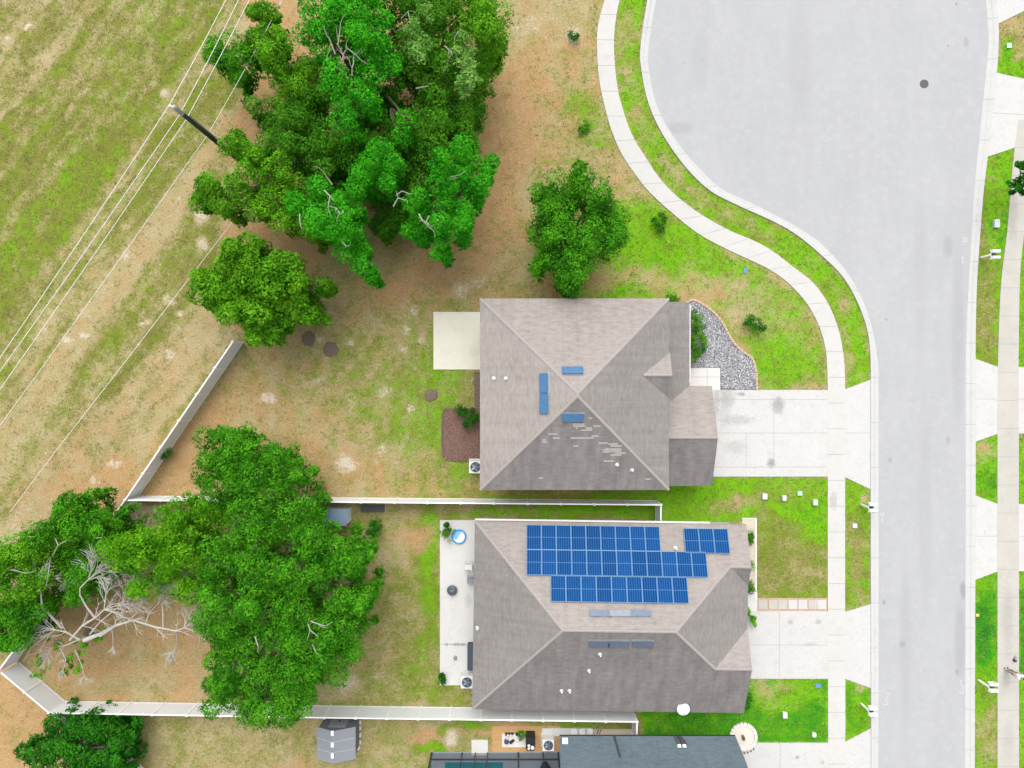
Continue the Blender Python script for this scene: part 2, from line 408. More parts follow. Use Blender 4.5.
sl_l, sl_r = smooth_line(SL_l, NK), smooth_line(SL_r, NK)
sr_l, sr_r = smooth_line(SR_l, 80), smooth_line(SR_r, 80)

def strip(name, A, B, zs, mats, width_line=None, joint_every=None, label=None):
    """a ribbon between two polylines with a cross-section given as (t, z) pairs"""
    m = MB(); n = len(A); k = len(zs); b = 0
    for a, c in zip(A, B):
        pa, pc = W(*a), W(*c)
        for t, z in zs:
            q = pa.lerp(pc, t); m.v.append((q.x, q.y, z))
    for i in range(n-1):
        for j in range(k-1):
            m.f.append([i*k+j, i*k+j+1, (i+1)*k+j+1, (i+1)*k+j]); m.m.append(0); m.uv.append(None)
    if joint_every:
        acc = 0
        for i in range(1, n):
            acc += (W(*A[i]) - W(*A[i-1])).length
            if acc > joint_every:
                acc = 0
                pa, pc = W(*A[i]), W(*B[i]); d = (W(*A[i]) - W(*A[i-1])).normalized()*.018
                for j in range(k-1):
                    if zs[j][0] == zs[j+1][0]: continue
                    q0, q1 = pa.lerp(pc, zs[j][0]), pa.lerp(pc, zs[j+1][0]); z0, z1 = zs[j][1]+.004, zs[j+1][1]+.004
                    m.face([(q0.x-d.x,q0.y-d.y,z0),(q1.x-d.x,q1.y-d.y,z1),(q1.x+d.x,q1.y+d.y,z1),(q0.x+d.x,q0.y+d.y,z0)], 1)
    o = m.build(name, mats)
    bm = bmesh.new(); bm.from_mesh(o.data); bmesh.ops.recalc_face_normals(bm, faces=bm.faces); 
    bm.normal_update()
    if sum(f.normal.z*f.calc_area() for f in bm.faces) < 0: bmesh.ops.reverse_faces(bm, faces=bm.faces)
    bm.to_mesh(o.data); bm.free()
    return tag(o, kind='structure')
strip('kerb', kl_i, kl_o, [(0,0),(0,.022),(.45,.03),(.58,.085),(.98,.095),(1,0)], [M_KERB, M_JOINT], None, 3.0)
strip('kerb', kr_i, kr_o, [(0,0),(0,.022),(.45,.03),(.58,.085),(.98,.095),(1,0)], [M_KERB, M_JOINT], None, 3.0)
strip('sidewalk', sl_l, sl_r, [(0,0),(0,.055),(1,.055),(1,0)], [M_WALK, M_JOINT], None, 1.55)
strip('sidewalk', sr_l, sr_r, [(0,0),(0,.055),(1,.055),(1,0)], [M_WALK_E, M_JOINT], None, 1.55)

CONC_POLYS = []
def slab(name, poly, z, mat, joints=()):
    m = MB(); m.prism(w2(poly), -.05, z, 0)
    for (x0, y0, x1, y1) in joints:
        a, b = W(x0, y0), W(x1, y1); d = (b-a).normalized(); nrm = Vector((-d.y, d.x, 0))*.016
        m.face([(*(a-nrm)[:2], z+.004), (*(b-nrm)[:2], z+.004), (*(b+nrm)[:2], z+.004), (*(a+nrm)[:2], z+.004)], 1)
    CONC_POLYS.append(poly)
    return tag(m.build(name, [mat, M_JOINT]), kind='structure')
# roads
rp = kl_i + kr_i[::-1]
m = MB(); m.prism(w2(rp), -.05, .016, 0); tag(m.build('road', M_ROAD), kind='structure')
CONC_POLYS.append(kl_o + kr_o[::-1]); CONC_POLYS.append(sl_l + sl_r[::-1]); CONC_POLYS.append(sr_l + sr_r[::-1])
slab('driveway', [(690,390),(828,390),(828,476.5),(690,476.5)], .047, M_CONC, [(712,399.5,827,399.5),(712,433,827,433),(712,467,827,467),(773.5,400,773.5,467),(746,433,746,467)])
slab('driveway', [(844.5,389.5),(871,379.5),(871,489.5),(844.5,477)], .047, M_CONC, [(845,433,870,433)])
slab('path', [(688,368),(720,368),(720,392),(700,392),(688,392)], .043, M_PATIO, [(689,377,719,377),(707,369,707,390)])
slab('driveway', [(742,611),(828,611),(828,678.5),(742,678.5)], .047, M_CONC, [(750,644.5,827,645),(779,612,779,678)])
slab('driveway', [(844.5,612),(871,604),(871,688),(844.5,678.5)], .047, M_CONC)
slab('path', [(740,592),(757,592),(757,612),(740,612)], .043, M_PATIO)
slab('driveway', [(733,742.5),(828,742.5),(828,800),(733,800)], .047, M_CONC, [(780,743,780,799)])
slab('driveway', [(844.5,742),(871,728),(871,800),(844.5,800)], .047, M_CONC)
slab('driveway', [(980,-60),(1120,-60),(1120,-40),(1026,10),(996,25)], .047, M_CONC)
slab('driveway', [(996,73),(1120,100),(1120,146),(1014,148),(987,157)], .047, M_CONC, [(991,113,1024,115)])
slab('driveway', [(974,358.5),(998,367),(1120,367),(1120,433.5),(998,433.5),(974,442)], .047, M_CONC, [(975,399,1120,399)])
slab('driveway', [(974,495),(998,504),(1120,504),(1120,571),(998,571),(974,580)], .047, M_CONC, [(975,536,1120,536)])
slab('patio', [(440,520),(480,520),(480,685),(440,685)], .06, M_PATIO, [(441,644,474,644)])
slab('patio', [(433.5,312),(486,312),(486,369.5),(433.5,369.5)], .06, M_PATIO2)
slab('pool_deck', [(431,752),(560,752),(560,830),(431,830)], .05, M_DECK)
for q in kl_o, : pass

# ------------------------------------------------------------------ ground with painted cover (true ground cover, no light)
ST = .22
gx = np.arange(-46, 46.01, ST); gy = np.arange(-34, 34.01, ST)
GX, GY = np.meshgrid(gx, gy)
PX = GX*F/H + 512; PY = 384 - GY*F/H
def vnoise(scale, seed):
    r = np.random.default_rng(seed); n = 128
    g = r.random((n, n)); x = GX*scale + 500; y = GY*scale + 500
    xi = np.floor(x).astype(int); yi = np.floor(y).astype(int); fx = x-xi; fy = y-yi
    fx = fx*fx*(3-2*fx); fy = fy*fy*(3-2*fy)
    a = g[yi % n, xi % n]; b = g[yi % n, (xi+1) % n]; c = g[(yi+1) % n, xi % n]; d = g[(yi+1) % n, (xi+1) % n]
    return (a*(1-fx)+b*fx)*(1-fy) + (c*(1-fx)+d*fx)*fy
WARP = (vnoise(.45, 1)-.5)*26 + (vnoise(1.2, 2)-.5)*12
WARP2 = (vnoise(.45, 3)-.5)*26 + (vnoise(1.2, 4)-.5)*12
GREEN = np.full(GX.shape, .35); LUSH = np.full(GX.shape, .2); BROWN = np.full(GX.shape, .3); SAND = np.zeros(GX.shape)
CH = {'g': GREEN, 'l': LUSH, 'b': BROWN, 's': SAND}
def blur(a, r):
    k = max(1, int(r/(F/H)/ST)); w = np.hanning(2*k+3)[1:-1]; w /= w.sum()
    pad = np.pad(a, k, mode='edge')
    t = np.apply_along_axis(lambda v: np.convolve(v, w, 'valid'), 0, pad)
    return np.apply_along_axis(lambda v: np.convolve(v, w, 'valid'), 1, t)
def inpoly(poly, X, Y):
    ins = np.zeros(X.shape, bool); n = len(poly); j = n-1
    for i in range(n):
        xi, yi = poly[i]; xj, yj = poly[j]
        if yi != yj:
            c = ((yi > Y) != (yj > Y)) & (X < (xj-xi)*(Y-yi)/(yj-yi)+xi)
            ins ^= c
        j = i
    return ins
def apply(mask, vals):
    for k, v in vals.items():
        c = CH[k]; c += (v - c)*mask
def poly(pts, soft, warp=1.0, **vals):
    mask = inpoly(pts, PX + WARP*warp, PY + WARP2*warp).astype(float)
    if soft > 0: mask = blur(mask, soft)
    apply(mask, vals)
def ell(x, y, rx, ry, ang=0, amt=1.0, **vals):
    dx = PX + WARP*.5 - x; dy = PY + WARP2*.5 - y; a = R(ang)
    u = (dx*math.cos(a) + dy*math.sin(a))/rx; v = (-dx*math.sin(a) + dy*math.cos(a))/ry
    apply(np.exp(-(u*u+v*v)**1.5)*amt, vals)
U = .8*PX + .6*PY + WARP*.35
def band(u0, u1, soft, amt=1.0, lim=None, **vals):
    mk = 1/(1+np.exp(-(U-u0)/soft)) * 1/(1+np.exp((U-u1)/soft)) * amt
    if lim is not None: mk = mk * lim
    apply(mk, vals)
# field beyond the fence, streaks along the wires
west = (PX*.814 + PY*.581 < 398).astype(float)
west = blur(west, 10)
apply(west, dict(g=.72, l=.13, b=.10, s=.02))
V = (-.6*PX + .8*PY)
STREAK = vnoise(.35, 11)*.55 + vnoise(.9, 12)*.45
sn = np.random.default_rng(5).random((64, 64))
def along(su, sv, seed):
    r = np.random.default_rng(seed).random((96, 96)); x = U*su + 300; y = V*sv + 300
    xi = np.floor(x).astype(int); yi = np.floor(y).astype(int); fx = x-xi; fy = y-yi
    return ((r[yi%96, xi%96]*(1-fx)+r[yi%96, (xi+1)%96]*fx)*(1-fy) + (r[(yi+1)%96, xi%96]*(1-fx)+r[(yi+1)%96, (xi+1)%96]*fx)*fy)
band(-400, 70, 22, .8, west, g=.40, l=.10, b=.10, s=.12)
band(85, 215, 12, .75, west, g=.66, l=.26)
band(150, 172, 5, .75, west*(V>0), g=.85, l=.38)
for u_, w_, l_ in ((112,4,.24),(131,3,.30),(143,3,.1),(186,5,.34),(200,3,.06)): band(u_-w_, u_+w_, 3, .5, west, g=.88 if l_ > .2 else .3, l=l_)
for u_ in (256, 270): band(u_-2.5, u_+2.5, 1.5, .7, west, g=.06, b=.2, s=.2)
band(215, 246, 6, .8, west, g=.66, l=.26)
band(250, 277, 5, .9, west, g=.20, l=.1, b=.35)
band(281, 299, 5, .7, west, g=.66, l=.30)
band(300, 326, 6, .7, west, g=.40, l=.12)
band(330, 395, 8, .85, west, g=.20, l=.1, b=.35, s=.18)
GREEN += (along(.20, .013, 21)-.5)*.55*west + (along(.055, .006, 22)-.5)*.45*west
ell(100,500,70,40,0,.9, g=.08, b=.95, s=.0); ell(60,455,60,40,-50,.6, g=.25, b=.5)
ell(22,520,14,50,40,.9, s=.52, g=.1); ell(50,455,8,40,38,.7, s=.48)
for (x, y, r) in [(33,26,6),(10,38,5),(170,300,5),(180,312,7),(165,350,6),(88,332,9),(72,338,6),(48,330,4),(145,325,5),(128,258,8),(182,198,4),(115,467,9),(152,322,5),(166,88,7),(97,480,6),(208,215,12),(205,240,10),(232,120,6)]:
    ell(x, y, r, r*.8, 0, .95, s=.72, g=.15)
# ground north : between oaks and pavement
back = [(245,345),(300,300),(520,-80),(600,-80),(598,60),(640,180),(640,300),(480,300),(480,500),(138,498)]
poly(back, 14, .6, g=.38, l=.18, b=.45, s=.05)
poly([(240,340),(330,250),(460,120),(500,-60),(260,-60),(225,120)], 14, 1, g=.08, l=.2, b=.85, s=.05)
ell(505,140,42,110,18,.9, g=.10, b=.95, s=.05); ell(420,280,95,26,-28,.9, g=.14, b=.8); ell(560,120,30,80,0,.5, g=.30, b=.55)
ell(300,410,100,55,-25,.8, g=.24, b=.62); ell(190,450,30,60,35,.95, g=.05, b=1.0); ell(330,395,60,40,0,.5, g=.25,b=.55)
ell(395,380,75,65,0,.85, g=.62, l=.25, b=.2, s=.1); ell(425,430,34,55,0,.85, g=.72, l=.36); ell(445,370,20,40,0,.75, g=.80, l=.40)
ell(350,350,80,34,-20,.7, g=.52, l=.14, b=.3, s=.12); ell(410,325,60,25,0,.6, g=.40, l=.2, s=.15); ell(470,300,40,20,0,.6, s=.30, g=.4)
ell(350,470,75,22,0,.7, g=.25, b=.65, s=.12); ell(440,478,40,16,0,.7, g=.45, l=.2, b=.5); ell(462,450,14,40,0,.7, g=.85,l=.42)
ell(395,410,35,20,20,.6, g=.58, l=.3, s=.22); ell(345,465,14,14,0,.98, s=.80, g=.1); ell(268,395,10,8,0,.98, s=.8, g=.1)
for (x, y, r) in [(384,452,8),(376,462,6),(364,432,6),(407,330,9),(424,340,7),(315,338,9),(345,345,7),(402,352,10),(420,312,8),(465,287,12),(480,278,9),(320,378,6),(390,395,9),(410,410,7)]:
    ell(x, y, r, r*.8, 0, .9, s=.66)
ell(545,15,42,30,0,.8, s=.40, g=.25, b=.2); ell(575,40,13,14,0,.95, s=.8, g=.1); ell(525,30,18,14,0,.8, s=.55); ell(590,60,14,40,0,.7, s=.25,b=.6)
ell(580,110,20,34,-12,.85, g=.70, l=.36); ell(600,140,18,14,0,.7, g=.72, l=.42); ell(560,165,40,20,0,.6, g=.40, l=.3, b=.45)
# lawn right of house one
poly([(612,185),(648,196),(672,216),(724,251),(770,274),(806,306),(820,330),(824,389),(757,389),(752,358),(722,322),(697,301),(560,299),(600,280)], 7, .5, g=.72, l=.44, b=.4, s=.08)
ell(640,235,40,30,30,.8, g=.98, l=.50); ell(690,255,60,18,30,.6, g=.90, l=.46); ell(740,310,40,28,40,.9, g=.40, l=.36, b=.2, s=.40); ell(712,292,36,16,20,.7, g=.35, b=.6, s=.32)
ell(800,330,16,30,-25,.7, g=.5, l=.35, b=.5, s=.15); ell(780,355,28,24,0,.8, g=.95, l=.44); ell(640,280,30,12,0,.8, g=.25, b=.6); ell(600,292,40,6,0,.85, g=.95, l=.55); ell(690,300,22,7,0,.8,g=.2,b=.8)
ell(720,320,14,40,-38,.5, g=.3,b=.7); ell(625,195,16,12,30,.7, g=.4, b=.4); ell(575,285,40,14,0,.6,b=.8,g=.3)
# verge between pavement and kerb
poly(sl_r[:110] + kl_o[:110][::-1], 2, .15, g=.80, l=.46, b=.3, s=0)
for (x, y, rx, ry, a) in [(628,35,10,18,0),(627,68,12,14,0),(640,110,9,22,-15),(645,135,8,12,0),(672,170,22,10,40),(690,192,18,8,35),(735,218,26,8,25),(765,232,12,6,30),(838,300,6,18,-30),(848,345,6,26,-8),(845,362,5,12,0),(700,200,20,6,30)]:
    ell(x, y, rx, ry, a, .8, g=.42, b=.35, s=.18, l=.3)
# lawns of the two houses
poly([(480,491),(660,491),(716,477),(828,477),(828,600),(757,600),(757,522),(660,522),(480,500)], 3, .1, g=.95, l=.48, b=.2, s=0)
ell(540,494,90,6,0,.9, g=.55, l=.2, b=.9); ell(700,488,50,12,0,.8, g=1.1, l=.50); ell(735,505,34,10,-12,.85, g=.42, l=.2, b=.4, s=.15); ell(785,490,36,8,0,.6, g=.55, l=.3, b=.5)
ell(790,565,52,44,0,1, g=.60, l=.06, b=.1); ell(770,560,20,40,0,.5,g=.5,l=.05); ell(770,545,14,44,0,.5, g=.8,l=.25); ell(815,520,22,18,0,.8, g=1.0, l=.56); ell(770,520,16,12,0,.6,g=.6,l=.12); ell(800,592,40,6,0,.6,g=.8,l=.4)
poly([(844,477),(870,489),(870,604),(844,612)], 1, 0, g=.78, l=.40, b=.3)
ell(857,496,12,14,0,.8, g=1.0, l=.46); ell(858,560,9,44,0,.85, g=.52, l=.12); ell(865,500,4,5,0,.9, g=.1, b=.7)
poly([(844,678),(870,688),(870,728),(844,742)], 1, 0, g=.98, l=.60, b=.2); ell(860,692,8,6,0,.8,g=.4,b=.6)
poly([(640,678),(828,678),(828,743),(640,743)], 1, .05, g=1.0, l=.74, b=.2); ell(772,698,30,14,0,.85, g=.68, l=.42, s=.05); ell(760,690,14,10,0,.8,g=.35,b=.5); ell(800,695,20,14,0,.5,l=.45); ell(655,715,14,24,0,.4,l=.55,g=.8)
# east side
poly([(974,60),(1100,60),(1100,900),(974,900)], 2, 0, g=.85, l=.50, b=.2)
ell(988,270,14,70,0,1, g=.66, l=.22); ell(985,330,12,50,0,.9, g=.62, l=.14); ell(990,195,14,40,0,.9, g=.78, l=.36); ell(994,230,5,40,0,.7,g=.9,l=.62); ell(980,225,5,40,0,.6,g=.5,l=.1); ell(1005,250,6,60,0,.5,g=1,l=.7); ell(985,452,10,10,0,.9, g=.30, b=.4, s=.2); ell(986,480,12,16,0,.9, g=1.05, l=.68)
ell(986,635,13,48,0,.95, g=1.1, l=.90); ell(986,735,14,42,0,1, g=.50, l=.26, b=.3, s=.16); ell(1021,640,6,60,0,.8, l=.9, g=1); ell(1021,440,5,16,0,.8,g=.5,l=.1); ell(1010,35,14,18,0,.8, g=.55, l=.25, b=.6, s=.2); ell(1008,52,7,14,0,.9, g=1.0, l=.66); ell(1016,20,8,8,0,.7,b=.9,g=.3)
# back yard of house two
poly([(330,506),(480,506),(480,705),(330,705)], 5, .3, g=.50, l=.18, b=.3, s=.10)
ell(432,570,9,60,0,.95, g=1.1, l=.50); ell(428,640,10,40,0,.7, g=.8, l=.40); ell(395,545,16,36,0,.8, s=.40, g=.3); ell(420,540,22,14,0,.8, g=.25, b=.9); ell(425,525,30,10,0,.6, g=.55, l=.45); ell(405,580,30,26,0,.5,g=.62,l=.25)
ell(395,650,34,40,0,.7, g=.48, l=.12); ell(415,668,14,18,0,.6, g=.8, l=.36); ell(346,688,13,9,0,.9, s=.7,g=.2); ell(372,690,20,10,0,.6, s=.25); ell(445,695,24,12,0,.8, g=.72, l=.28); ell(500,513,50,7,0,.8,g=.75,l=.55); ell(590,512,80,7,0,.85, g=.8, l=.45); ell(395,690,50,12,0,.5,g=.6,l=.25)
poly([(130,503),(175,503),(150,540),(110,545)], 4, .3, g=.1, b=.4, s=.55)
# south-west corner
poly([(20,645),(60,600),(210,600),(215,705),(66,700)], 8, .5, g=.10, l=.1, b=.62, s=0); ell(150,660,36,26,0,.6, g=.28, l=.05, b=.4); ell(130,690,80,8,0,.6,g=.4,b=.4)
poly([(-60,640),(17,664),(66,704),(120,770),(120,830),(-60,830)], 4, .3, g=.12, l=.1, b=1.0, s=0); ell(20,740,20,30,0,.6,g=.5,l=.15)
poly([(66,704),(330,708),(330,830),(140,830)], 6, .3, g=.40, l=.08, b=.22, s=.10); ell(150,735,24,14,0,.7, s=.34); ell(300,765,30,12,0,.7,g=.2,b=.8)
poly([(355,720),(640,722),(640,752),(500,760),(355,790)], 4, .3, g=.45, l=.2, b=.3, s=.18); ell(395,740,26,18,0,.8, s=.40); ell(432,737,14,10,0,.95, g=.05, b=1.1); ell(452,730,12,8,0,.9, g=1.0, l=.48); ell(440,748,22,6,0,.9,g=1.0,l=.5); ell(457,736,8,9,0,.95, s=.85,g=.1); ell(500,728,28,7,0,.95, g=.0, b=1.2); ell(505,750,30,6,0,.8, g=.05, b=.8, s=.2); ell(585,724,60,4,0,.8, g=.75, l=.45); ell(480,722,18,6,0,.8,g=.9,l=.5); ell(380,760,30,14,0,.6,s=.35)

GREEN += (vnoise(1.7, 31)-.5)*.34*west + (vnoise(.8, 32)-.5)*.16*west + (vnoise(1.5, 33)-.5)*.34*(1-west)
LUSH += (along(.09, .012, 23)-.55)*.20*west - .10*west
LUSH += ((vnoise(1.2, 34)-.5)*.24 + (vnoise(2.3, 35)-.5)*.2)*(.5+.5*west)
BROWN += (vnoise(.9, 36)-.5)*.5
SAND += np.clip(vnoise(1.9, 37)*vnoise(.35, 38)*2.2-1.0, 0, 1)*.28*west
cov = np.stack([GREEN, LUSH, BROWN, SAND], -1)
def make_ground():
    ext = [-500, -250, -120, -70]
    xs = np.array([*ext, *gx, *[-e for e in ext[::-1]]]); ys = np.array([*ext, *gy, *[-e for e in ext[::-1]]])
    nx, ny = len(xs), len(ys)
    X, Y = np.meshgrid(xs, ys); co = np.stack([X, Y, np.zeros_like(X)], -1).reshape(-1, 3)
    ix = np.clip(np.arange(nx)-4, 0, len(gx)-1); iy = np.clip(np.arange(ny)-4, 0, len(gy)-1)
    at = cov[np.ix_(iy, ix)].reshape(-1, 4)
    far = ((np.abs(X) > 60) | (np.abs(Y) > 60)).ravel(); at[far] = (.55,.2,.3,0)
    I = np.arange(nx*ny).reshape(ny, nx)
    q = np.stack([I[:-1,:-1], I[:-1,1:], I[1:,1:], I[1:,:-1]], -1).reshape(-1, 4)
    me = bpy.data.meshes.new('ground'); me.vertices.add(len(co)); me.vertices.foreach_set('co', co.ravel())
    me.loops.add(q.size); me.loops.foreach_set('vertex_index', q.ravel()); me.polygons.add(len(q))
    me.polygons.foreach_set('loop_start', np.arange(0, q.size, 4)); me.polygons.foreach_set('loop_total', np.full(len(q), 4))
    me.update(calc_edges=True)
    a = me.attributes.new('cover', 'FLOAT_COLOR', 'POINT'); a.data.foreach_set('color', at.astype(np.float32).ravel())
    me.materials.append(M_GROUND)
    o = bpy.data.objects.new('ground', me); COL.objects.link(o); tag(o, kind='structure')
make_ground()

def mesh_from_arrays(name, co, nper, mats, parent=None, mi=None, attr=None):
    """co: (N*nper,3) loose polygons of nper corners"""
    n = len(co)//nper
    me = bpy.data.meshes.new(name); me.vertices.add(len(co)); me.vertices.foreach_set('co', np.ascontiguousarray(co, dtype=np.float32).ravel())
    me.loops.add(len(co)); me.loops.foreach_set('vertex_index', np.arange(len(co), dtype=np.int32)); me.polygons.add(n)
    me.polygons.foreach_set('loop_start', np.arange(0, len(co), nper, dtype=np.int32)); me.polygons.foreach_set('loop_total', np.full(n, nper, dtype=np.int32))
    for m in (mats if isinstance(mats, (list, tuple)) else [mats]): me.materials.append(m)
    if mi is not None: me.polygons.foreach_set('material_index', mi)
    me.update(calc_edges=True)
    if attr is not None:
        a = me.attributes.new('tint', 'FLOAT_COLOR', 'POINT'); a.data.foreach_set('color', np.ascontiguousarray(attr, dtype=np.float32).ravel())
    o = bpy.data.objects.new(name, me); COL.objects.link(o)
    if parent is not None:
        o.parent = parent; o.matrix_parent_inverse = Matrix.Translation(-Vector(parent.location))
    return o

# grass blades standing on the lawns and the field
def make_grass():
    t = NT('grass_blades', .8, .1); at = t.n('ShaderNodeAttribute', attribute_name='tint')
    g = t.n('ShaderNodeNewGeometry'); t.col(t.mix(t.math('MULTIPLY', g.outputs['Random Per Island'], .35), at.outputs['Color'], (.30,.26,.09)))
    N = 120000
    x = rng.uniform(-40, 40, N); y = rng.uniform(-30, 30, N)
    px = x*F/H + 512; py = 384 - y*F/H
    ix = ((x-gx[0])/ST).astype(int); iy = ((y-gy[0])/ST).astype(int)
    g_, l_, b_, s_ = [c[iy, ix] for c in (GREEN, LUSH, BROWN, SAND)]
    keep = rng.random(N) < np.clip(g_*1.0 - s_*.5, .06, 1)
    for p in CONC_POLYS: keep &= ~inpoly(p, px, py)
    for p in BED_POLYS: keep &= ~inpoly(p, px, py)
    x, y, g_, l_, b_ = x[keep], y[keep], g_[keep], l_[keep], b_[keep]; n = len(x)
    lr = np.clip(l_ + rng.normal(0, .16, n), 0, 1)
    stops = np.array([0,.25,.5,.75,1.]); cols = np.array([(.185,.185,.05),(.18,.22,.03),(.125,.27,.012),(.045,.21,.010),(.012,.14,.012)])
    c = np.stack([np.interp(lr, stops, cols[:,k]) for k in range(3)], -1)
    dryp = rng.random(n) < np.clip(.75 - g_, .02, .85)
    c[dryp] = np.array([.36,.28,.14])*(rng.uniform(.7,1.25,(dryp.sum(),1)))
    K = 5; ang = rng.uniform(0, 2*math.pi, (n, K)); ln = rng.uniform(.05, .13, (n, K)); hh = rng.uniform(.03, .10, (n, K)); wd = .022
    ox = rng.normal(0, .06, (n, K)); oy = rng.normal(0, .06, (n, K))
    bx = x[:,None]+ox; by = y[:,None]+oy; dx = np.cos(ang); dy = np.sin(ang)
    v = np.empty((n, K, 3, 3))
    v[:,:,0] = np.stack([bx-dy*wd, by+dx*wd, np.full_like(bx, -.002)], -1); v[:,:,1] = np.stack([bx+dy*wd, by-dx*wd, np.full_like(bx, -.002)], -1)
    v[:,:,2] = np.stack([bx+dx*ln, by+dy*ln, hh], -1)
    col = np.repeat(np.concatenate([c, np.ones((n,1))], -1), K*3, axis=0)
    o = mesh_from_arrays('grass', v.reshape(-1,3), 3, t.mat, attr=col); tag(o, 'short mixed green and straw grass growing over the yards and field', 'grass', kind='stuff')
BED_POLYS = [[(680,300),(697,301),(722,322),(742,351),(756,372),(757,389),(690,389)], [(443,409),(482,409),(482,460),(443,460)], [(735,515),(757,515),(757,611),(735,611)], [(757,598),(828,598),(828,611),(757,611)], [(480,298),(712,298),(712,488),(480,488)], [(474,521),(745,526),(745,712),(474,708)]]
make_grass()

# ------------------------------------------------------------------ houses
def plane_hit(px, py, pl):
    """point of the roof plane (p0, n) seen at a plan position, used to read positions off the plan"""
    p0, n = pl; o = Vector((0,0,H)); d = W(px, py) - o
    t = (p0-o).dot(n)/d.dot(n); return o + d*t
def face_plane(poly):
    p0 = Vector(poly[0]); n = (Vector(poly[1])-p0).cross(Vector(poly[2])-p0).normalized()
    if n.z < 0: n = -n
    return (p0, n)
def roof_face(m, poly, mi=0):
    p0, n = face_plane(poly)
    up = Vector((n.x, n.y, 0)); up = (-up.normalized() if up.length > 1e-4 else Vector((0,1,0)))
    sl = (up - n*up.dot(n)).normalized(); al = sl.cross(n)
    pts = [Vector(p) for p in poly]
    if (pts[1]-pts[0]).cross(pts[2]-pts[1]).z < 0: pts = pts[::-1]
    m.face(pts, mi, [(p.dot(al), p.dot(sl)) for p in pts])
def eaves(m, loop, drop, mi):
    """fascia round the roof's edge plus the soffit under it"""
    n = len(loop)
    for i in range(n):
        a, b = Vector(loop[i]), Vector(loop[(i+1)%n]); d = Vector((0,0,-drop))
        m.face([a, b, b+d, a+d], mi)
def caps(lines, name, parent, mat=M_CAP, w=.09):
    for a, b in lines:
        m = MB()
        a, b = Vector(a), Vector(b); d = (b-a).normalized(); s = d.cross(Vector((0,0,1))).normalized()
        k = max(1, int((b-a).length/.3))
        for i in range(k):
            p, q = a.lerp(b, i/k), a.lerp(b, (i+1.12)/k if i < k-1 else 1)
            z = Vector((0,0,.030)); z2 = Vector((0,0,.042)); e = Vector((0,0,-.028))
            m.face([p-s*w+e+z, p+z, q+z2, q-s*w+e+z2]); m.face([p+z, p+s*w+e+z, q+s*w+e+z2, q+z2])
        m.build(name, mat, parent)
def slope_frame(p, pl):
    n = pl[1]; up = Vector((-n.x, -n.y, 0)).normalized(); sl = (up - n*up.dot(n)).normalized(); al = sl.cross(n)
    return Matrix(((al.x, sl.x, n.x, p.x), (al.y, sl.y, n.y, p.y), (al.z, sl.z, n.z, p.z), (0,0,0,1)))
def vent_box(px, py, L, Wd, pl, roof, mats, h=.14):
    M = slope_frame(plane_hit(px, py, pl), pl); m = MB()
    m.box(-L/2, L/2, -Wd/2, Wd/2, -.01, h*.7, 0, M)
    m.box(-L/2-.05, L/2+.05, -Wd/2-.09, Wd/2+.05, h*.7, h, 0, M)
    m.box(-L/2-.12, L/2+.12, Wd/2, Wd/2+.14, -.01, .022, 1, M)
    return m.build('roof_vent', mats, roof)
def pipe_vent(px, py, pl, roof, mat=M_WHITE):
    p = plane_hit(px, py, pl); m = MB()
    m.tube([p-Vector((0,0,.05)), p+Vector((0,0,.34))], .055, 10); m.tube([p-Vector((0,0,.03)), p+Vector((0,0,.12))], [.15, .065], 10)
    return m.build('vent_pipe', mat, roof, smooth=False)
def wall_window(house, p0, p1, z0, z1, out, wd, name='window'):
    """window set on a wall between two plan points; out is the outward direction"""
    a, b = Vector((*p0, 0)), Vector((*p1, 0)); d = (b-a).normalized(); o = Vector((*out, 0)); mid = (a+b)/2
    M = Matrix(((d.x, o.x, 0, mid.x), (d.y, o.y, 0, mid.y), (0, 0, 1, 0), (0,0,0,1)))
    m = MB(); h = wd/2
    for (x0, x1, q0, q1) in ((-h,-h+.07,z0,z1),(h-.07,h,z0,z1),(-h+.07,h-.07,z1-.07,z1),(-h+.07,h-.07,z0,z0+.07),(-h+.07,h-.07,(z0+z1)/2-.025,(z0+z1)/2+.025)):
        m.box(x0, x1, .004, .06, q0, q1, 0, M)
    m.box(-h-.06, h+.06, .003, .10, z0-.06, z0-.001, 0, M)
    w = m.build(name, M_TRIM, house)
    g = MB(); g.box(-h+.06, h-.06, .002, .02, z0+.06, z1-.06, 0, M); g.build('pane', M_GLASS, w)
    return w
def wall_door(house, mid, out, wd, ht, mat, name='door', panels=0):
    o = Vector((*out, 0)); d = Vector((-o.y, o.x, 0))
    M = Matrix(((d.x, o.x, 0, mid[0]), (d.y, o.y, 0, mid[1]), (0, 0, 1, 0), (0,0,0,1)))
    m = MB(); m.box(-wd/2, wd/2, .004, .05, .06, ht, 0, M)
    for k in range(panels):
        z = .06 + (ht-.06)*k/panels
        for j in range(4):
            x = -wd/2 + wd*j/4
            m.box(x+.12, x+wd/4-.12, .05, .065, z+.1, z+(ht-.06)/panels-.1, 0, M)
    dd = m.build(name, mat, house)
    f = MB()
    f.box(-wd/2-.1, -wd/2-.002, .003, .07, .06, ht+.1, 0, M); f.box(wd/2+.002, wd/2+.1, .003, .07, .06, ht+.1, 0, M); f.box(-wd/2-.002, wd/2+.002, .003, .07, ht+.002, ht+.1, 0, M)
    f.build('frame', M_TRIM, dd)
    hd = MB(); hd.box(wd/2-.16, wd/2-.08, .05, .11, 1.0, 1.04, 0, M); hd.build('handle', M_METAL, dd)
    return dd

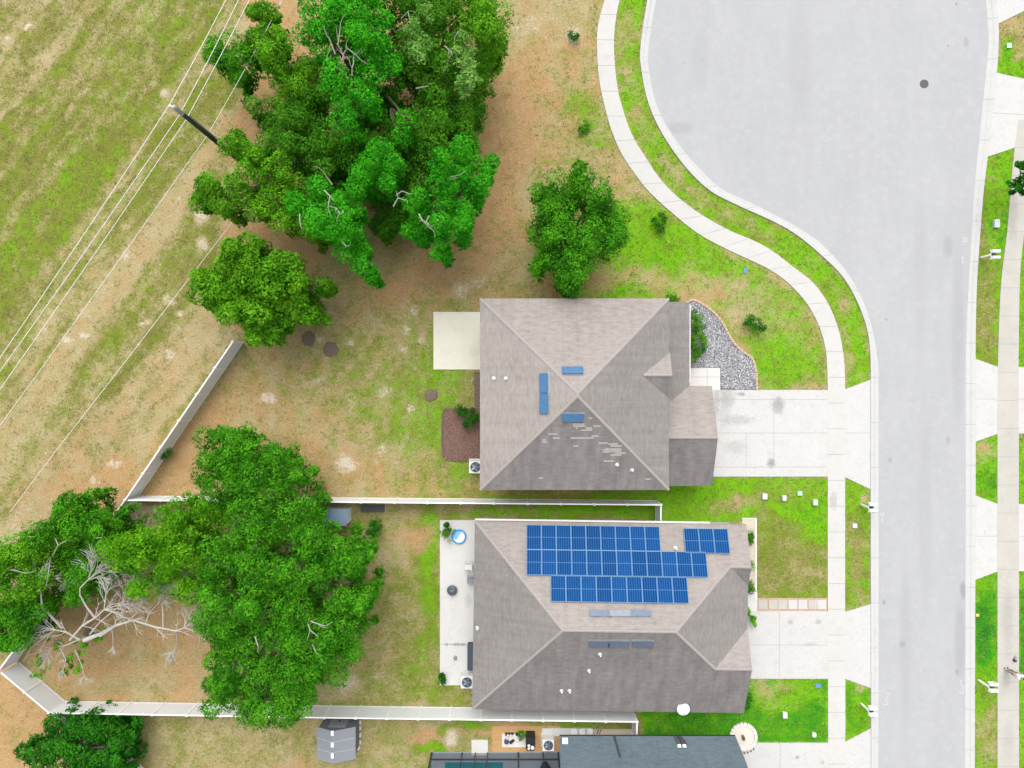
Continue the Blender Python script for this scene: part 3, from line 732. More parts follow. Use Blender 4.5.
def house_one():
    h = thing('house', 'two storey house with plain grey brown pyramid hip roof and blue roof vents', 'house', W(575,394))
    ez = 5.3; P = .35
    x0, x1 = W(480,0,ez).x, W(669,0,ez).x; y1, y0 = W(0,298.5,ez).y, W(0,490,ez).y
    ax = (x0+x1)/2; hw = (x1-x0)/2; top = ez + hw*P; ya, yb = y1-hw, y0+hw      # short ridge
    A, B = (ax, ya, top), (ax, yb, top)
    NW, NE, SE, SW = (x0,y1,ez), (x1,y1,ez), (x1,y0,ez), (x0,y0,ez)
    fN, fS, fW, fE = [NE,NW,A], [SW,SE,B], [NW,SW,B,A], [SE,NE,A,B]
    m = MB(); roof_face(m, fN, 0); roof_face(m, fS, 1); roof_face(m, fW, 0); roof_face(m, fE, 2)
    # gable over the entry, in the east slope
    zr = ez + .66; xr = x1 - .66/P; yc = W(0,375,zr).y; gw = .66/.43; xf = x1 + .06
    zz = .012
    G0 = (xr, yc, zr+zz); G1 = (xf, yc, zr+zz); GN = (xf, yc+gw, ez+zz); GS = (xf, yc-gw, ez+zz)
    roof_face(m, [G0, GN, G1] if False else [G1, G0, (xf, yc+gw, ez+zz)], 0); roof_face(m, [G0, G1, (xf, yc-gw, ez+zz)], 1)
    m.face([GS, GN, (xf, yc, zr+zz)], 3)
    eaves(m, [NW, NE, SE, SW], .2, 4)
    m.face([(x0,y0,ez-.2),(x1,y0,ez-.2),(x1,y1,ez-.2),(x0,y1,ez-.2)][::-1], 4)
    # pale worn shingles on the south slope
    pS = face_plane(fS)
    r2 = random.Random(3)
    for (px, py, L, k) in [(580,424,13,3),(588,428,14,2),(594,426,8,1),(580,438,26,1),(594,436,9,1),(552,434,9,1),(556,438,7,1),(543,440,6,2),(614,444,13,2),(612,449,16,2),(606,450,6,2),(618,453,14,2),(606,461,12,1),(575,446,6,1),(541,478,5,1),(649,479,6,1),(590,418,4,1),(602,443,9,1)]:
        for j in range(k):
            M = slope_frame(plane_hit(px + r2.uniform(-3,3), py + j*2.0, pS), pS); l = L/14.5*r2.uniform(.7,1)/2
            m.face([M @ Vector(q) for q in ((-l,-.055,.012),(l,-.055,.012),(l,.055,.012),(-l,.055,.012))], 5)
    roof = m.build('roof', [M_SH_BASE, M_SH_SHADED, M_SH_HALFSHADE, M_STUCCO, M_FASCIA_B, M_BARE], h)
    caps([(NW,A),(NE,A),(SW,B),(SE,B),(A,B),((xr+.05,yc,zr+.012),(xf,yc,zr+.012))], 'ridge_cap', roof)
    pN, pW = face_plane(fN), face_plane(fW)
    bm_ = [M_VENTB, M_VENTM]
    vent_box(572.5,371,1.25,.34,pN,roof,bm_); vent_box(573,417,1.25,.40,pS,roof,bm_); vent_box(544.5,383,1.15,.42,pW,roof,[M_VENTB,M_VENTL]); vent_box(544.5,404,1.15,.42,pW,roof,bm_)
    pipe_vent(617,464.5,pS,roof); pipe_vent(632,470,pS,roof,M_FASCIA)
    for (px,py) in ((494,378.5),(506,378.5)): pipe_vent(px,py,pW,roof)
    # lower roofs : garage gable and porch
    e2 = 2.7; s = .4
    gx1 = W(712,0,e2).x; gyN, gyS = W(0,386,e2).y, W(0,486,e2).y; gm = (gyN+gyS)/2; gz = e2 + (gyN-gm)*s; xw = x1-.45
    xp = W(689.5,0,e2).x; ps = .3; yN = W(0,302.5,e2).y
    zw = e2 + (xp-xw)*ps; vy = gyN - (xp-xw)*ps/s
    L = MB()
    roof_face(L, [(xp,gyN,e2),(gx1,gyN,e2),(gx1,gm,gz),(xw,gm,gz),(xw,vy,zw)], 0)
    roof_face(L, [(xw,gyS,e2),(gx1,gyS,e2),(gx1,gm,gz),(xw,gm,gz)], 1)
    roof_face(L, [(xp,yN,e2),(xp,gyN,e2),(xw,vy,zw),(xw,yN,zw)], 2)
    loop = [(xw,yN,zw),(xp,yN,e2),(xp,gyN,e2),(gx1,gyN,e2),(gx1,gm,gz),(gx1,gyS,e2),(xw,gyS,e2)]
    for a, b in zip(loop[:-1], loop[1:]):
        d = Vector((0,0,-.18)); L.face([Vector(a), Vector(b), Vector(b)+d, Vector(a)+d], 3)
    lr = L.build('porch_and_garage_roof', [M_SH_BASE, M_SH_SHADED, M_SH_HALFSHADE, M_FASCIA_B], h)
    caps([((xw,gm,gz),(gx1,gm,gz))], 'ridge_cap', lr)
    pP = face_plane([(xp,yN,e2),(xp,gyN,e2),(xw,yN,zw)])
    # walls
    m = MB(); o = .45
    m.prism([(x0+o,y0+o),(x1-o,y0+o),(x1-o,y1-o),(x0+o,y1-o)], 0, ez-.2)
    gxw = gx1-.35; a, b = gyS+.3, gyN-.3
    m.prism([(x1-o+.002,a),(gxw,a),(gxw,b),(x1-o+.002,b)], 0, e2-.12)
    zt = gz-.14
    m.face([(gxw,a,e2-.12),(gxw,b,e2-.12),(gxw,gm,zt)])
    m.build('wall', M_STUCCO, h)
    c = MB()
    for yy in (yN-.5, (yN+gyN)/2):
        c.box(xp-.55, xp-.25, yy-.15, yy+.15, .04, e2-.1)
        c.box(xp-.62, xp-.18, yy-.22, yy+.22, .04, .28)
        col = c.build('porch_column', M_TRIM, h); c = MB()
    wall_door(h, (gxw, (a+b)/2), (1,0), 4.9, 2.2, M_GAR, 'garage_door', 4)
    wall_door(h, (x1-o, gyN+1.2), (1,0), 1.0, 2.1, M_DOOR)
    for (z0, z1) in ((.9,2.1),(3.4,4.6)):
        for t in (.25,.7):
            xx = x0+o + (x1-x0-2*o)*t
            wall_window(h, (xx-.6,y0+o), (xx+.6,y0+o), z0, z1, (0,-1), 1.2)
            wall_window(h, (xx+.6,y1-o), (xx-.6,y1-o), z0, z1, (0,1), 1.2)
            yy = y0+o + (y1-y0-2*o)*t
            wall_window(h, (x0+o,yy+.6), (x0+o,yy-.6), z0, z1, (-1,0), 1.2)
    for t in (.3,.6,.85):
        yy = y0+o + (y1-y0-2*o)*t
        wall_window(h, (x1-o,yy-.5), (x1-o,yy+.5), 3.55, 4.7, (1,0), 1.0)
    g = MB(); g.tube([(xp+.05,yN-.2,e2-.12),(xp+.05,gyN+.3,e2-.12)], .06, 8); g.build('gutter', M_FASCIA, h)
    return h
house_one()

SOL = []
def house_two():
    h = thing('house', 'single storey hip roofed house carrying a large blue solar array', 'house', W(609,616))
    ez = 2.75; P = .4167; c = W(609.5,617,ez); rot = R(-.8)
    Mx = Matrix.Translation(c) @ Matrix.Rotation(rot, 4, 'Z')
    w2_, d2_ = 136/14.156, 94.2/14.156
    T = lambda x, y, z: tuple(Mx @ Vector((x, y, z-ez)))
    X0, X1, Y0, Y1 = -w2_, w2_-.15, -d2_, d2_
    rz = ez + d2_*P
    inv = Mx.inverted()
    xa = (inv @ W(563,630.5,rz)).x; xb = (inv @ W(676,631,rz)).x
    A, B = T(xa, 0, rz), T(xb, 0, rz)
    # front wings share the main slopes; the east face runs down between them
    def wing(px, py, sgn):
        z = ez + 1.2
        for _ in range(6):
            q = inv @ W(px, py, z); hh = d2_ - abs(q.y); z = ez + hh*P
        return q.x, q.y, hh, z
    xn, yn, hn, zn = wing(730, 567, 1); xs_, ys, hs, zs_ = wing(713, 669, -1)
    X1 = X1 + .12; xf = X1
    pe = (rz - zn)/(xn - xb); ze = rz - pe*(X1 - xb)
    xs_ = xb + (rz - zs_)/pe
    N1, S1 = T(xn, yn, zn), T(xs_, ys, zs_)
    Ne, Se = T(X1, yn, zn), T(X1, ys, zs_)
    yv1, yv2 = yn - (zn-ze)/P, ys + (zs_-ze)/P
    nw, sw = T(X0,Y1,ez), T(X0,Y0,ez); ne, se = T(X1,Y1,ez), T(X1,Y0,ez)
    v1, v2 = T(X1, yv1, ze), T(X1, yv2, ze)
    fN = [ne, nw, A, B, N1, Ne]; fS = [sw, se, Se, S1, B, A]; fW = [nw, sw, A]; fE = [v2, v1, N1, B, S1]
    m = MB()
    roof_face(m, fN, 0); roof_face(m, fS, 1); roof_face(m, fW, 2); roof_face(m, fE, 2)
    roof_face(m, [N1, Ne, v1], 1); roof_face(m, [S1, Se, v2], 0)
    loop = [nw, ne, Ne, v1, v2, Se, se, sw]
    eaves(m, loop, .18, 3)
    m.face([Vector(p)+Vector((0,0,-.18-(p[2]-ez))) for p in [nw, ne, se, sw]], 3)
    roof = m.build('roof', [M_SH_BASE, M_SH_SHADED, M_SH_HALFSHADE, M_FASCIA_B], h)
    caps([(nw,A),(sw,A),(A,B),(B,N1),(B,S1),(N1,Ne),(S1,Se)], 'ridge_cap', roof)
    pN = face_plane([ne, nw, A]); pS = face_plane([sw, se, A]); pW = face_plane(fW)
    SOL.append(pN)
    for px in (599.5,618,642.5): vent_box(px,643.2,1.28,.32,pS,roof,[M_VENTG,M_VENTM])
    for px, mm in ((599.5,M_VENTG),(620,M_VENTM),(640.5,M_VENTG)): vent_box(px,613.5,1.28,.26,pN,roof,[mm,M_VENTM])
    for px, py in ((561.5,690.5),(569.5,690.5),(589,670.5),(600,654)): pipe_vent(px,py,pS,roof)
    pipe_vent(675.5,548,pN,roof); pipe_vent(477.5,628,pW,roof)
    m = MB(); o = .4
    wl = [T(*q, ez)[:2] for q in ((X0+o,Y0+o),(X1-o,Y0+o),(X1-o,yv2),(X1-1.0,yv2),(X1-1.0,yv1),(X1-o,yv1),(X1-o,Y1-o),(X0+o,Y1-o))]
    m.prism(wl, 0, ez-.18)
    for (ya, yb, yy, zz, zv) in ((yv1, Y1-o, yn, zn, ze), (Y0+o, yv2, ys, zs_, ze)):
        q0, q1 = (zv if ya == yv1 else ez-.0), (zv if yb == yv2 else ez-.0)
        m.face([T(X1-o,ya,ez-.18), T(X1-o,yb,ez-.18), T(X1-o,yb,max(ez-.17,q1-.2)), T(X1-o,yy,zz-.2), T(X1-o,ya,max(ez-.17,q0-.2))])
    m.face([T(X1-1.0,yv1,ez-.18), T(X1-1.0,yv2,ez-.18), T(X1-1.0,yv2,ze), T(X1-1.0,yv1,ze)])
    m.build('wall', M_STUCCO2, h)
    q = T(xf-o, ys, ez); dx = (Mx.to_3x3() @ Vector((1,0,0))); dy = (Mx.to_3x3() @ Vector((0,1,0)))
    wall_door(h, q[:2], dx[:2], 4.9, 2.15, M_GAR, 'garage_door', 4)
    q = T(X1-1.0, (yv1+yv2)/2, ez); wall_door(h, q[:2], dx[:2], 1.0, 2.1, M_DOOR)
    q0, q1 = T(xf-o, yn-.7, ez), T(xf-o, yn+.7, ez); wall_window(h, q0[:2], q1[:2], .8, 2.1, dx[:2], 1.4)
    for t in (.2,.5,.8):
        xx = X0 + (X1-X0)*t
        a, b = T(xx-.6,Y0+o,ez), T(xx+.6,Y0+o,ez); wall_window(h, a[:2], b[:2], .9, 2.1, (-dy)[:2], 1.2)
        a, b = T(xx+.6,Y1-o,ez), T(xx-.6,Y1-o,ez); wall_window(h, a[:2], b[:2], .9, 2.1, dy[:2], 1.2)
    a, b = T(X0+o,2.2,ez), T(X0+o,.4,ez); wall_window(h, a[:2], b[:2], .1, 2.15, (-dx)[:2], 1.8, 'sliding_door')
    a, b = T(X0+o,-2.2,ez), T(X0+o,-3.4,ez); wall_window(h, a[:2], b[:2], .9, 2.1, (-dx)[:2], 1.2)
    # white drip edge on the north eave
    g_ = MB(); a, b = Vector(nw), Vector(T(X0+16.6, Y1, ez)); u = Vector(T(0,1,ez))-Vector(T(0,0,ez))
    g_.face([a+u*.03+Vector((0,0,-.05)), b+u*.03+Vector((0,0,-.05)), b+u*.15+Vector((0,0,-.05)), a+u*.15+Vector((0,0,-.05))][::-1])
    g_.face([a+u*.15+Vector((0,0,-.05)), b+u*.15+Vector((0,0,-.05)), b+u*.15+Vector((0,0,-.17)), a+u*.15+Vector((0,0,-.17))])
    g_.face([a+u*.03+Vector((0,0,-.05)), b+u*.03+Vector((0,0,-.05)), b+u*.03+Vector((0,0,-.17)), a+u*.03+Vector((0,0,-.17))])
    g_.build('gutter', M_FASCIA, h)
    return h
house_two()

def house_three():
    h = thing('house', 'house with dark slate blue roof cut off by the bottom of the photo', 'house', W(650,790))
    ez = 2.75; e = .55
    x0, x1, yn = W(559.5,0,ez).x, W(735.5,0,ez).x, W(0,736,ez).y
    d = 5.0; ys = yn-2*d; d1 = 1.25; z1 = ez+d1*.62; rz = z1+(d-d1)*.34; ym = yn-d; xe = x1+1.5; xm = x1+.42
    m = MB()
    f = [(x1,yn,ez),(x0,yn,ez),(x0,yn-d1,z1),(xm,yn-d1,z1)]; f2 = [(xm,yn-d1,z1),(x0,yn-d1,z1),(x0,ym,rz),(xe,ym,rz)]
    roof_face(m, f, 0); roof_face(m, f2, 0); roof_face(m, [(x0,ys,ez),(x1,ys,ez),(xe,ym,rz),(x0,ym,rz)], 0)
    eaves(m, [(x0,yn,ez),(x1,yn,ez),(xm,yn-d1,z1),(xe,ym,rz),(x1,ys,ez),(x0,ys,ez),(x0,ym,rz),(x0,yn-d1,z1)], .18, 1)
    roof = m.build('roof', [M_SH_SLATE, M_DARK], h); pl = face_plane(f)
    caps([((x0,ym,rz),(xe,ym,rz))], 'ridge_cap', roof, M_SH_SLATE)
    m = MB(); o = .4
    wn = yn-1.5; m.prism([(x0+o,ys+o),(x1-o,ys+o),(x1-o,wn),(x0+o,wn)], 0, ez-.18)
    for xx in (x0+o, x1-o): m.face([(xx,ys+o,ez-.18),(xx,wn,ez-.18),(xx,wn,ez+.45),(xx,ym,rz-.3)])
    m.build('wall', M_STUCCO2, h)
    for t in (.2,.5,.8):
        xx = x0+(x1-x0)*t; wall_window(h, (xx+.6,wn), (xx-.6,wn), .9, 2.1, (0,1), 1.2)
    p = plane_hit(565,741,pl); M = slope_frame(p, pl); m = MB(); m.box(-.2,.2,-.2,.2,-.02,.13,0,M); m.box(-.14,.14,-.14,.14,.13,.2,0,M); m.build('roof_vent', M_FASCIA, roof)
    m = MB(); a, b = plane_hit(614,735.8,pl), plane_hit(620,757,pl); n = pl[1]; m.tube([a+n*.09, b+n*.09], .07, 8); m.build('conduit', M_DARK, roof)
    m = MB()
    for dx in (0, 1.1, 1.9, 2.9): 
        a, b = plane_hit(674+dx*2,735.5,pl), plane_hit(678+dx*3,745,pl); m.tube([a+n*.1, b+n*.1], .035, 6)
    m.build('cable_bundle', M_BLACK, roof)
    for px in (679,684):
        m = MB(); M = slope_frame(plane_hit(px,746,pl), pl); m.box(-.12,.12,-.1,.1,-.01,.15,0,M); m.build('junction_box', M_FASCIA, roof)
house_three()

# solar panels: each one a thing lying on the north slope
def solar():
    pl = SOL[0]; a0 = plane_hit(526.3,526,pl); M0 = slope_frame(a0, pl)
    pw, ph = 1.036, 1.72
    def proto():
        r = thing('solar_panel', 'x y z w', 'solar panel', (0,0,0))
        m = MB(); m.face([(.03,.03,.052),(pw-.045,.03,.052),(pw-.045,ph-.045,.052),(.03,ph-.045,.052)], 0, [(0,0),(1,0),(1,1),(0,1)])
        m.build('cell_glass', M_SOLAR, r)
        f = MB()
        for b in ((0,.03,0,ph-.015),(pw-.045,pw-.015,0,ph-.015),(.03,pw-.045,0,.03),(.03,pw-.045,ph-.045,ph-.015)): f.box(b[0],b[1],b[2],b[3],.012,.06)
        f.box(.03,pw-.045,.03,ph-.045,.012,.03)
        f.build('frame', M_ALU, r)
        return r
    P = proto(); first = True
    o_ = ['leftmost','second from left','third from left','fourth from left','fifth from left','sixth from left','seventh from left','eighth from left','ninth from left','tenth from left','eleventh from left','rightmost']
    rows = [(526.3,550,9,'top long row beside the bare roof gap','solar panels in the top row'),(526.3,575.3,12,'middle row, the longest one','solar panels in the middle row'),(550.5,602,9,'lowest row, nearest the ridge','solar panels in the lowest row'),(684.8,553.5,3,'separate group of three near the house front','solar panels in the separate group')]
    for px, py, n, txt, grp in rows:
        # anchor = lower-left seen in the photo (ridge side is at the bottom of the picture)
        a = plane_hit(px, py, pl); M = slope_frame(a, pl)
        for i in range(n):
            q = P if first else copy_tree(P); first = False
            # slope_frame's local y runs up-slope (toward the ridge); x runs to picture left
            q.matrix_basis = M @ Matrix.Translation((-(i+1)*pw, -ph, .10))
            ordn = o_[i] if i < n-1 else 'rightmost'
            if n == 3 and i == 1: ordn = 'middle'
            q['label'] = f'blue solar panel, {ordn} in the {txt}'
            q['group'] = grp
solar()

# ------------------------------------------------------------------ trees and plants
def tube_path(a, b, bend, k=4):
    a, b = Vector(a), Vector(b); out = []
    off = Vector((random.uniform(-1,1), random.uniform(-1,1), random.uniform(-.3,.6)))*bend
    for i in range(k+1):
        t = i/k; out.append(a.lerp(b, t) + off*math.sin(math.pi*t))
    return out
def leaf_cloud(centers, radii, per, size, seed, flat=.75, shell=(.45, 1.08), low=-.25, wob=.55):
    """leaf quads spread over the shells of small clumps"""
    r = np.random.default_rng(seed); n = len(centers)
    c = np.repeat(np.asarray(centers), per, 0); rad = np.repeat(np.asarray(radii), per)
    d = r.normal(size=(n*per, 3)); d[:,2] = np.abs(d[:,2])*.95 + low; d /= np.linalg.norm(d, axis=1)[:,None]
    rr = rad*r.uniform(*shell, n*per)*(1 + .18*np.sin(d[:,0]*7 + c[:,0]*5)*np.cos(d[:,1]*6 + c[:,1]*5))
    p = c + d*rr[:,None]*np.array([1,1,flat])
    nrm = d*.8 + r.normal(0,wob,(n*per,3)) + np.array([0,0,.3]); nrm /= np.linalg.norm(nrm, axis=1)[:,None]
    t = np.cross(nrm, r.normal(size=(n*per,3))); t /= np.linalg.norm(t, axis=1)[:,None]+1e-9; b = np.cross(nrm, t)
    L = (size[0]*.75 + (size[1]*1.15-size[0]*.75)*r.random(n*per)**1.4)[:,None]; w = L*r.uniform(.38,.6,(n*per,1))
    v = np.stack([p - t*L*.5, p + b*w*.5 + nrm*L*.06, p + t*L*.5, p - b*w*.5 + nrm*L*.06], 1)
    return v.reshape(-1,3)
def tree(label, blobs, ztop, kind, trunk=None, name='tree', cat='tree', group=None, seed=1, clump=(.58,.98), dens=1.0, leaf=(.105,.215), spread=.30, bare=(), moss=(), trunk_r=.22, per=95):
    r = np.random.default_rng(seed); random.seed(seed)
    zc = ztop*.8
    tw = [(W(x, y, zc), (rr*1.0+.5)/F*(H-zc)) for x, y, rr in blobs]
    cx = sum(p.x for p, _ in tw)/len(tw); cy = sum(p.y for p, _ in tw)/len(tw)
    if trunk is None: base = Vector((cx, cy, 0))
    else: base = W(*trunk)
    root = thing(name, label, cat, base, group)
    rmax = max((Vector((p.x-cx, p.y-cy, 0)).length + q) for p, q in tw)
    cen, rad, lc, lr_ = [], [], [], []
    for p, q in tw:
        edge = Vector((p.x-cx, p.y-cy)).length/max(rmax, .1)
        bz = ztop*(1 - spread*edge*edge) - q*.5 + r.normal(0, .4)
        n = max(3, int(dens*2.5*q*q + .5)); got = []
        for i in range(n):
            pr = r.uniform(*clump)*min(1, .55 + q*.32)
            for _ in range(9):
                a = r.uniform(0, 2*math.pi); d = math.sqrt(r.uniform(0, 1))*max(.35, 1 - pr*.45/q)
                x, y = p.x + math.cos(a)*d*q, p.y + math.sin(a)*d*q
                if all((x-gx_)**2 + (y-gy_)**2 > (1.05*pr)**2 for gx_, gy_ in got): break
            got.append((x, y))
            z = bz + q*.75*(math.sqrt(max(0, 1-d*d)) - .45) + r.normal(0, .50)
            cen.append((x, y, max(.25, z - pr*.6))); rad.append(pr)
            for _ in range(4):
                lx, ly = p.x + (x-p.x)*.85, p.y + (y-p.y)*.85; sc = min(1, q/1.1); lc.append((lx + r.normal(0,.22)*sc, ly + r.normal(0,.22)*sc, max(.25, z - pr - r.uniform(.8, max(1.2, ztop*.55))*sc)))
                lr_.append(r.uniform(.32,.58)*sc)
    v = np.concatenate([leaf_cloud(cen, rad, int(per*5.0), leaf, seed, .85, (.62, 1.06), -.12, .42), leaf_cloud(lc, lr_, int(per*.8), (leaf[0]*1.3, leaf[1]*1.5), seed+99)])
    mesh_from_arrays('crown', v, 4, LEAF[kind], root)
    m = MB(); hb = min(zc*.35, 2.5)
    top = Vector((cx, cy, ztop*.55)); m.tube(tube_path(base, base.lerp(top, .5)+Vector((0,0,.2)), .15), [trunk_r*1.35, trunk_r*1.1, trunk_r, trunk_r*.95, trunk_r*.9], 8)
    st = base.lerp(top, .5)+Vector((0,0,.1))
    for p, q in tw:
        e = Vector((p.x, p.y, ztop*.72)); m.tube(tube_path(st, e, .35), [trunk_r*.65, trunk_r*.5, trunk_r*.36, trunk_r*.22, .03], 5)
        for k in range(3):
            a = random.uniform(0, 6.28); e2 = e + Vector((math.cos(a)*q*.8, math.sin(a)*q*.8, random.uniform(.2,.7)))
            m.tube(tube_path(st.lerp(e, .7), e2, .2, 3), [trunk_r*.25, trunk_r*.18, .03, .015], 4)
    m.build('trunk', M_BARK, root)
    if bare:
        for line in bare:
            m = MB()
            zz = ztop - .05
            pts = [W(x, y, zz + random.uniform(-.1,.2)) for x, y in line]
            pts[0].z -= .5
            n = len(pts); m.tube(pts, [.046*(1-i/(n)*.75) for i in range(n)], 5)
            for k in range(1, n):
                for j in range(1):
                    dd = (pts[k]-pts[k-1])*.8; e = pts[k] + dd + Vector((random.uniform(-.4,.4), random.uniform(-.4,.4), random.uniform(-.1,.2)))
                    m.tube(tube_path(pts[k], e, .12, 3), [.022,.018,.014,.008], 4)
            m.build('bare_branch', M_PALE2, root)
    if moss:
        mc, mr = [], []
        for x, y, q in moss:
            p = W(x, y, ztop+.4); q = q/F*(H-ztop)
            for i in range(int(14*q)+4):
                a = r.uniform(0, 6.28); d = math.sqrt(r.random())*q
                mc.append((p.x+math.cos(a)*d, p.y+math.sin(a)*d, p.z + r.normal(-.2,.2))); mr.append(r.uniform(.22,.4))
        mesh_from_arrays('hanging_moss', leaf_cloud(mc, mr, 60, (.10,.22), seed+5), 4, LEAF['moss'], root)
    return root
G = 'oaks in the clump behind the houses'
tree('tall bright green oak with bare grey limbs in the middle of the tree clump', [(318,20,22),(345,20,22),(362,24,16),(386,44,20),(378,68,22),(348,92,15),(346,118,17),(372,100,18),(405,118,18),(365,48,14),(318,42,17),(340,-8,24),(372,-6,22)], 11, 'bright', (352,85), group=G, seed=11, name='oak_tree',
     bare=[[(341,68),(343,55),(347,48),(356,55),(358,52)],[(341,68),(335,66),(328,62),(327,56)],[(343,55),(338,45),(340,30)],[(350,72),(352,68),(354,62)],[(333,50),(330,40)]], trunk_r=.35)
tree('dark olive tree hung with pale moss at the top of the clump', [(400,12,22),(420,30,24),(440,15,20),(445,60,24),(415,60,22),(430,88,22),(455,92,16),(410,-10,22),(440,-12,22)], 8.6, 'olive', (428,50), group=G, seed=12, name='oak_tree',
     bare=[[(400,14),(408,12),(410,20),(404,28)],[(444,42),(449,50),(448,62)],[(450,45),(452,55)],[(460,25),(456,35)],[(415,85),(428,86)]], moss=[(413,26,9),(418,40,10),(420,52,9),(425,12,7),(462,42,9),(466,58,11),(470,76,11),(464,88,8)])
tree('mid green tree at the right edge of the clump near the bare dirt', [(485,40,20),(490,20,18),(478,62,18),(500,50,11),(470,10,16),(480,-8,18)], 9, 'mid', (480,40), group=G, seed=13, name='oak_tree')
tree('light green feathery tree on the left shoulder of the clump', [(285,62,15),(300,80,17),(277,75,13),(290,95,15),(272,57,10),(303,98,14)], 8.4, 'mid', (290,82), group=G, seed=14, name='oak_tree')
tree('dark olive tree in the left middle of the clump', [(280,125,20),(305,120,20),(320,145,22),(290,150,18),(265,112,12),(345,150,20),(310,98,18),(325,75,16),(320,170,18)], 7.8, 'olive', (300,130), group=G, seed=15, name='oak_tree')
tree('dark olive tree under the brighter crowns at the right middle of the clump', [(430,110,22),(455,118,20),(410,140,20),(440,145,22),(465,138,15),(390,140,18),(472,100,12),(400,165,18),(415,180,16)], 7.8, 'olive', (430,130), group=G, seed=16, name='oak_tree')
tree('bright green oak with curled bare twigs at the lower right of the clump', [(470,170,18),(455,152,15),(480,190,13),(445,200,16),(430,222,19),(450,228,17),(418,205,13),(463,215,12),(488,165,9),(438,245,11),(445,175,14),(412,230,12)], 10, 'bright', (450,195), group=G, seed=17, name='oak_tree',
     bare=[[(418,212),(422,220),(430,228),(436,224)],[(428,214),(426,222),(432,226)],[(438,172),(446,178),(455,176)],[(392,204),(398,198),(405,200)],[(432,158),(434,168)]], trunk_r=.3)
tree('small round bright green tree in the hollow of the clump', [(383,160,13),(392,170,10),(372,178,15),(360,190,12),(390,187,9)], 9.6, 'bright', (375,172), group=G, seed=18, name='oak_tree', bare=[[(395,193),(402,191),(410,194)]])
tree('bright green oak with thin grey twigs at the bottom tip of the clump', [(318,190,15),(335,205,16),(340,230,16),(355,255,14),(350,215,13),(325,225,13),(362,270,7),(302,205,12),(352,240,13)], 9.4, 'bright', (338,225), group=G, seed=19, name='oak_tree',
     bare=[[(322,188),(330,196),(328,206),(336,208)],[(334,206),(340,214),(344,212)],[(330,182),(326,176)],[(297,212),(300,222)],[(340,240),(346,246)]])
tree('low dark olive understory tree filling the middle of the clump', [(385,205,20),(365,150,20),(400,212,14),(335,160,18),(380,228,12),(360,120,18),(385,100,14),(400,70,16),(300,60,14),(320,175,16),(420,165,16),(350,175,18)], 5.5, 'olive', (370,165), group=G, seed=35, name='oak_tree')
tree('loose mid green tree with small outlying lobes beside the power pole', [(200,198,11),(216,188,12),(228,205,14),(243,190,15),(262,172,16),(275,190,18),(285,175,15),(262,207,13),(243,152,13),(232,138,10),(300,190,14),(285,215,14),(310,232,10),(258,150,13)], 8, 'mid', (258,185), group=G, seed=20, name='oak_tree')
tree('small dark green tree under the wires at the upper left', [(222,55,16),(238,60,17),(240,76,9),(214,52,8),(250,50,8)], 6.5, 'deep', (233,62), group=G, seed=21, name='oak_tree')
tree('thin light green sapling between the wires and the clump', [(262,40,11),(270,22,12),(257,10,9),(268,52,9),(280,40,8)], 6.2, 'mid', (266,34), group=G, seed=22, name='oak_tree', dens=.7)
tree('light green tree standing at the end of the white diagonal fence', [(215,285,20),(240,275,20),(250,255,15),(270,280,23),(290,290,20),(300,310,16),(265,315,22),(240,310,16),(217,308,11),(198,280,8),(318,285,9),(285,265,15),(260,334,11),(234,258,8)], 7, 'mid', (262,290), seed=23, name='oak_tree', leaf=(.16,.30))
tree('solitary round green tree beside the roof of the two storey house', [(560,200,24),(585,195,24),(605,220,20),(590,245,25),(560,245,25),(575,272,20),(550,225,20),(600,200,17),(567,285,11),(580,178,13),(543,195,12),(612,240,12),(545,260,14)], 7.6, 'deep', (577,232), seed=24, name='oak_tree')
tree('dark green tree forming the top lobe of the big backyard crown', [(215,448,22),(235,455,23),(205,470,20),(250,475,23),(270,465,16),(285,480,17),(225,490,20),(265,495,20)], 8.6, 'deep', (240,475), seed=25, name='oak_tree', per=105)
tree('yellow green tree forming the left lobe of the big backyard crown', [(165,525,23),(185,540,25),(150,555,22),(180,570,23),(137,545,18),(205,518,20),(195,590,18),(152,583,13),(121,545,10)], 8.8, 'lime', (170,550), seed=26, name='oak_tree')
tree('large rounded green oak filling the backyard beside the grey shed', [(250,530,27),(290,520,27),(312,545,20),(338,556,18),(366,600,9),(362,560,8),(350,570,22),(310,570,29),(265,570,29),(350,610,24),(310,620,31),(260,620,31),(222,612,24),(330,660,25),(285,670,29),(237,665,26),(212,690,16),(260,705,20),(298,695,16),(227,640,22),(345,640,20),(245,708,15),(222,700,16),(215,562,20),(208,585,18),(285,706,14)], 10.4, 'deep', (290,615), seed=27, name='oak_tree', trunk_r=.45, per=105, bare=[[(305,625),(310,630),(315,634)],[(308,624),(318,624),(325,626)],[(310,648),(316,652)],[(252,640),(258,646)]])
tree('dark tree with a light green top behind the white fence corner', [(70,508,15),(85,522,18),(60,530,20),(102,545,16),(75,555,20),(62,512,14),(100,525,14)], 7.6, 'deep', (78,535), seed=28, name='oak_tree', bare=[[(50,540),(58,545),(68,540)],[(90,540),(98,538)]])
tree('dark green tree at the left edge below the sandy track', [(25,552,22),(45,540,18),(20,578,20),(48,575,20),(5,560,16),(-15,570,24)], 7.6, 'mid', (28,560), seed=29, name='oak_tree', bare=[[(2,572),(14,570),(24,573)],[(40,568),(50,562),(48,575)]])
tree('deep green tree at the left edge behind the dead branches', [(20,615,22),(38,612,16),(12,636,16),(30,628,11),(75,598,18),(92,575,18),(110,560,14),(-10,620,24)], 7.2, 'deep', (40,612), seed=30, name='oak_tree')
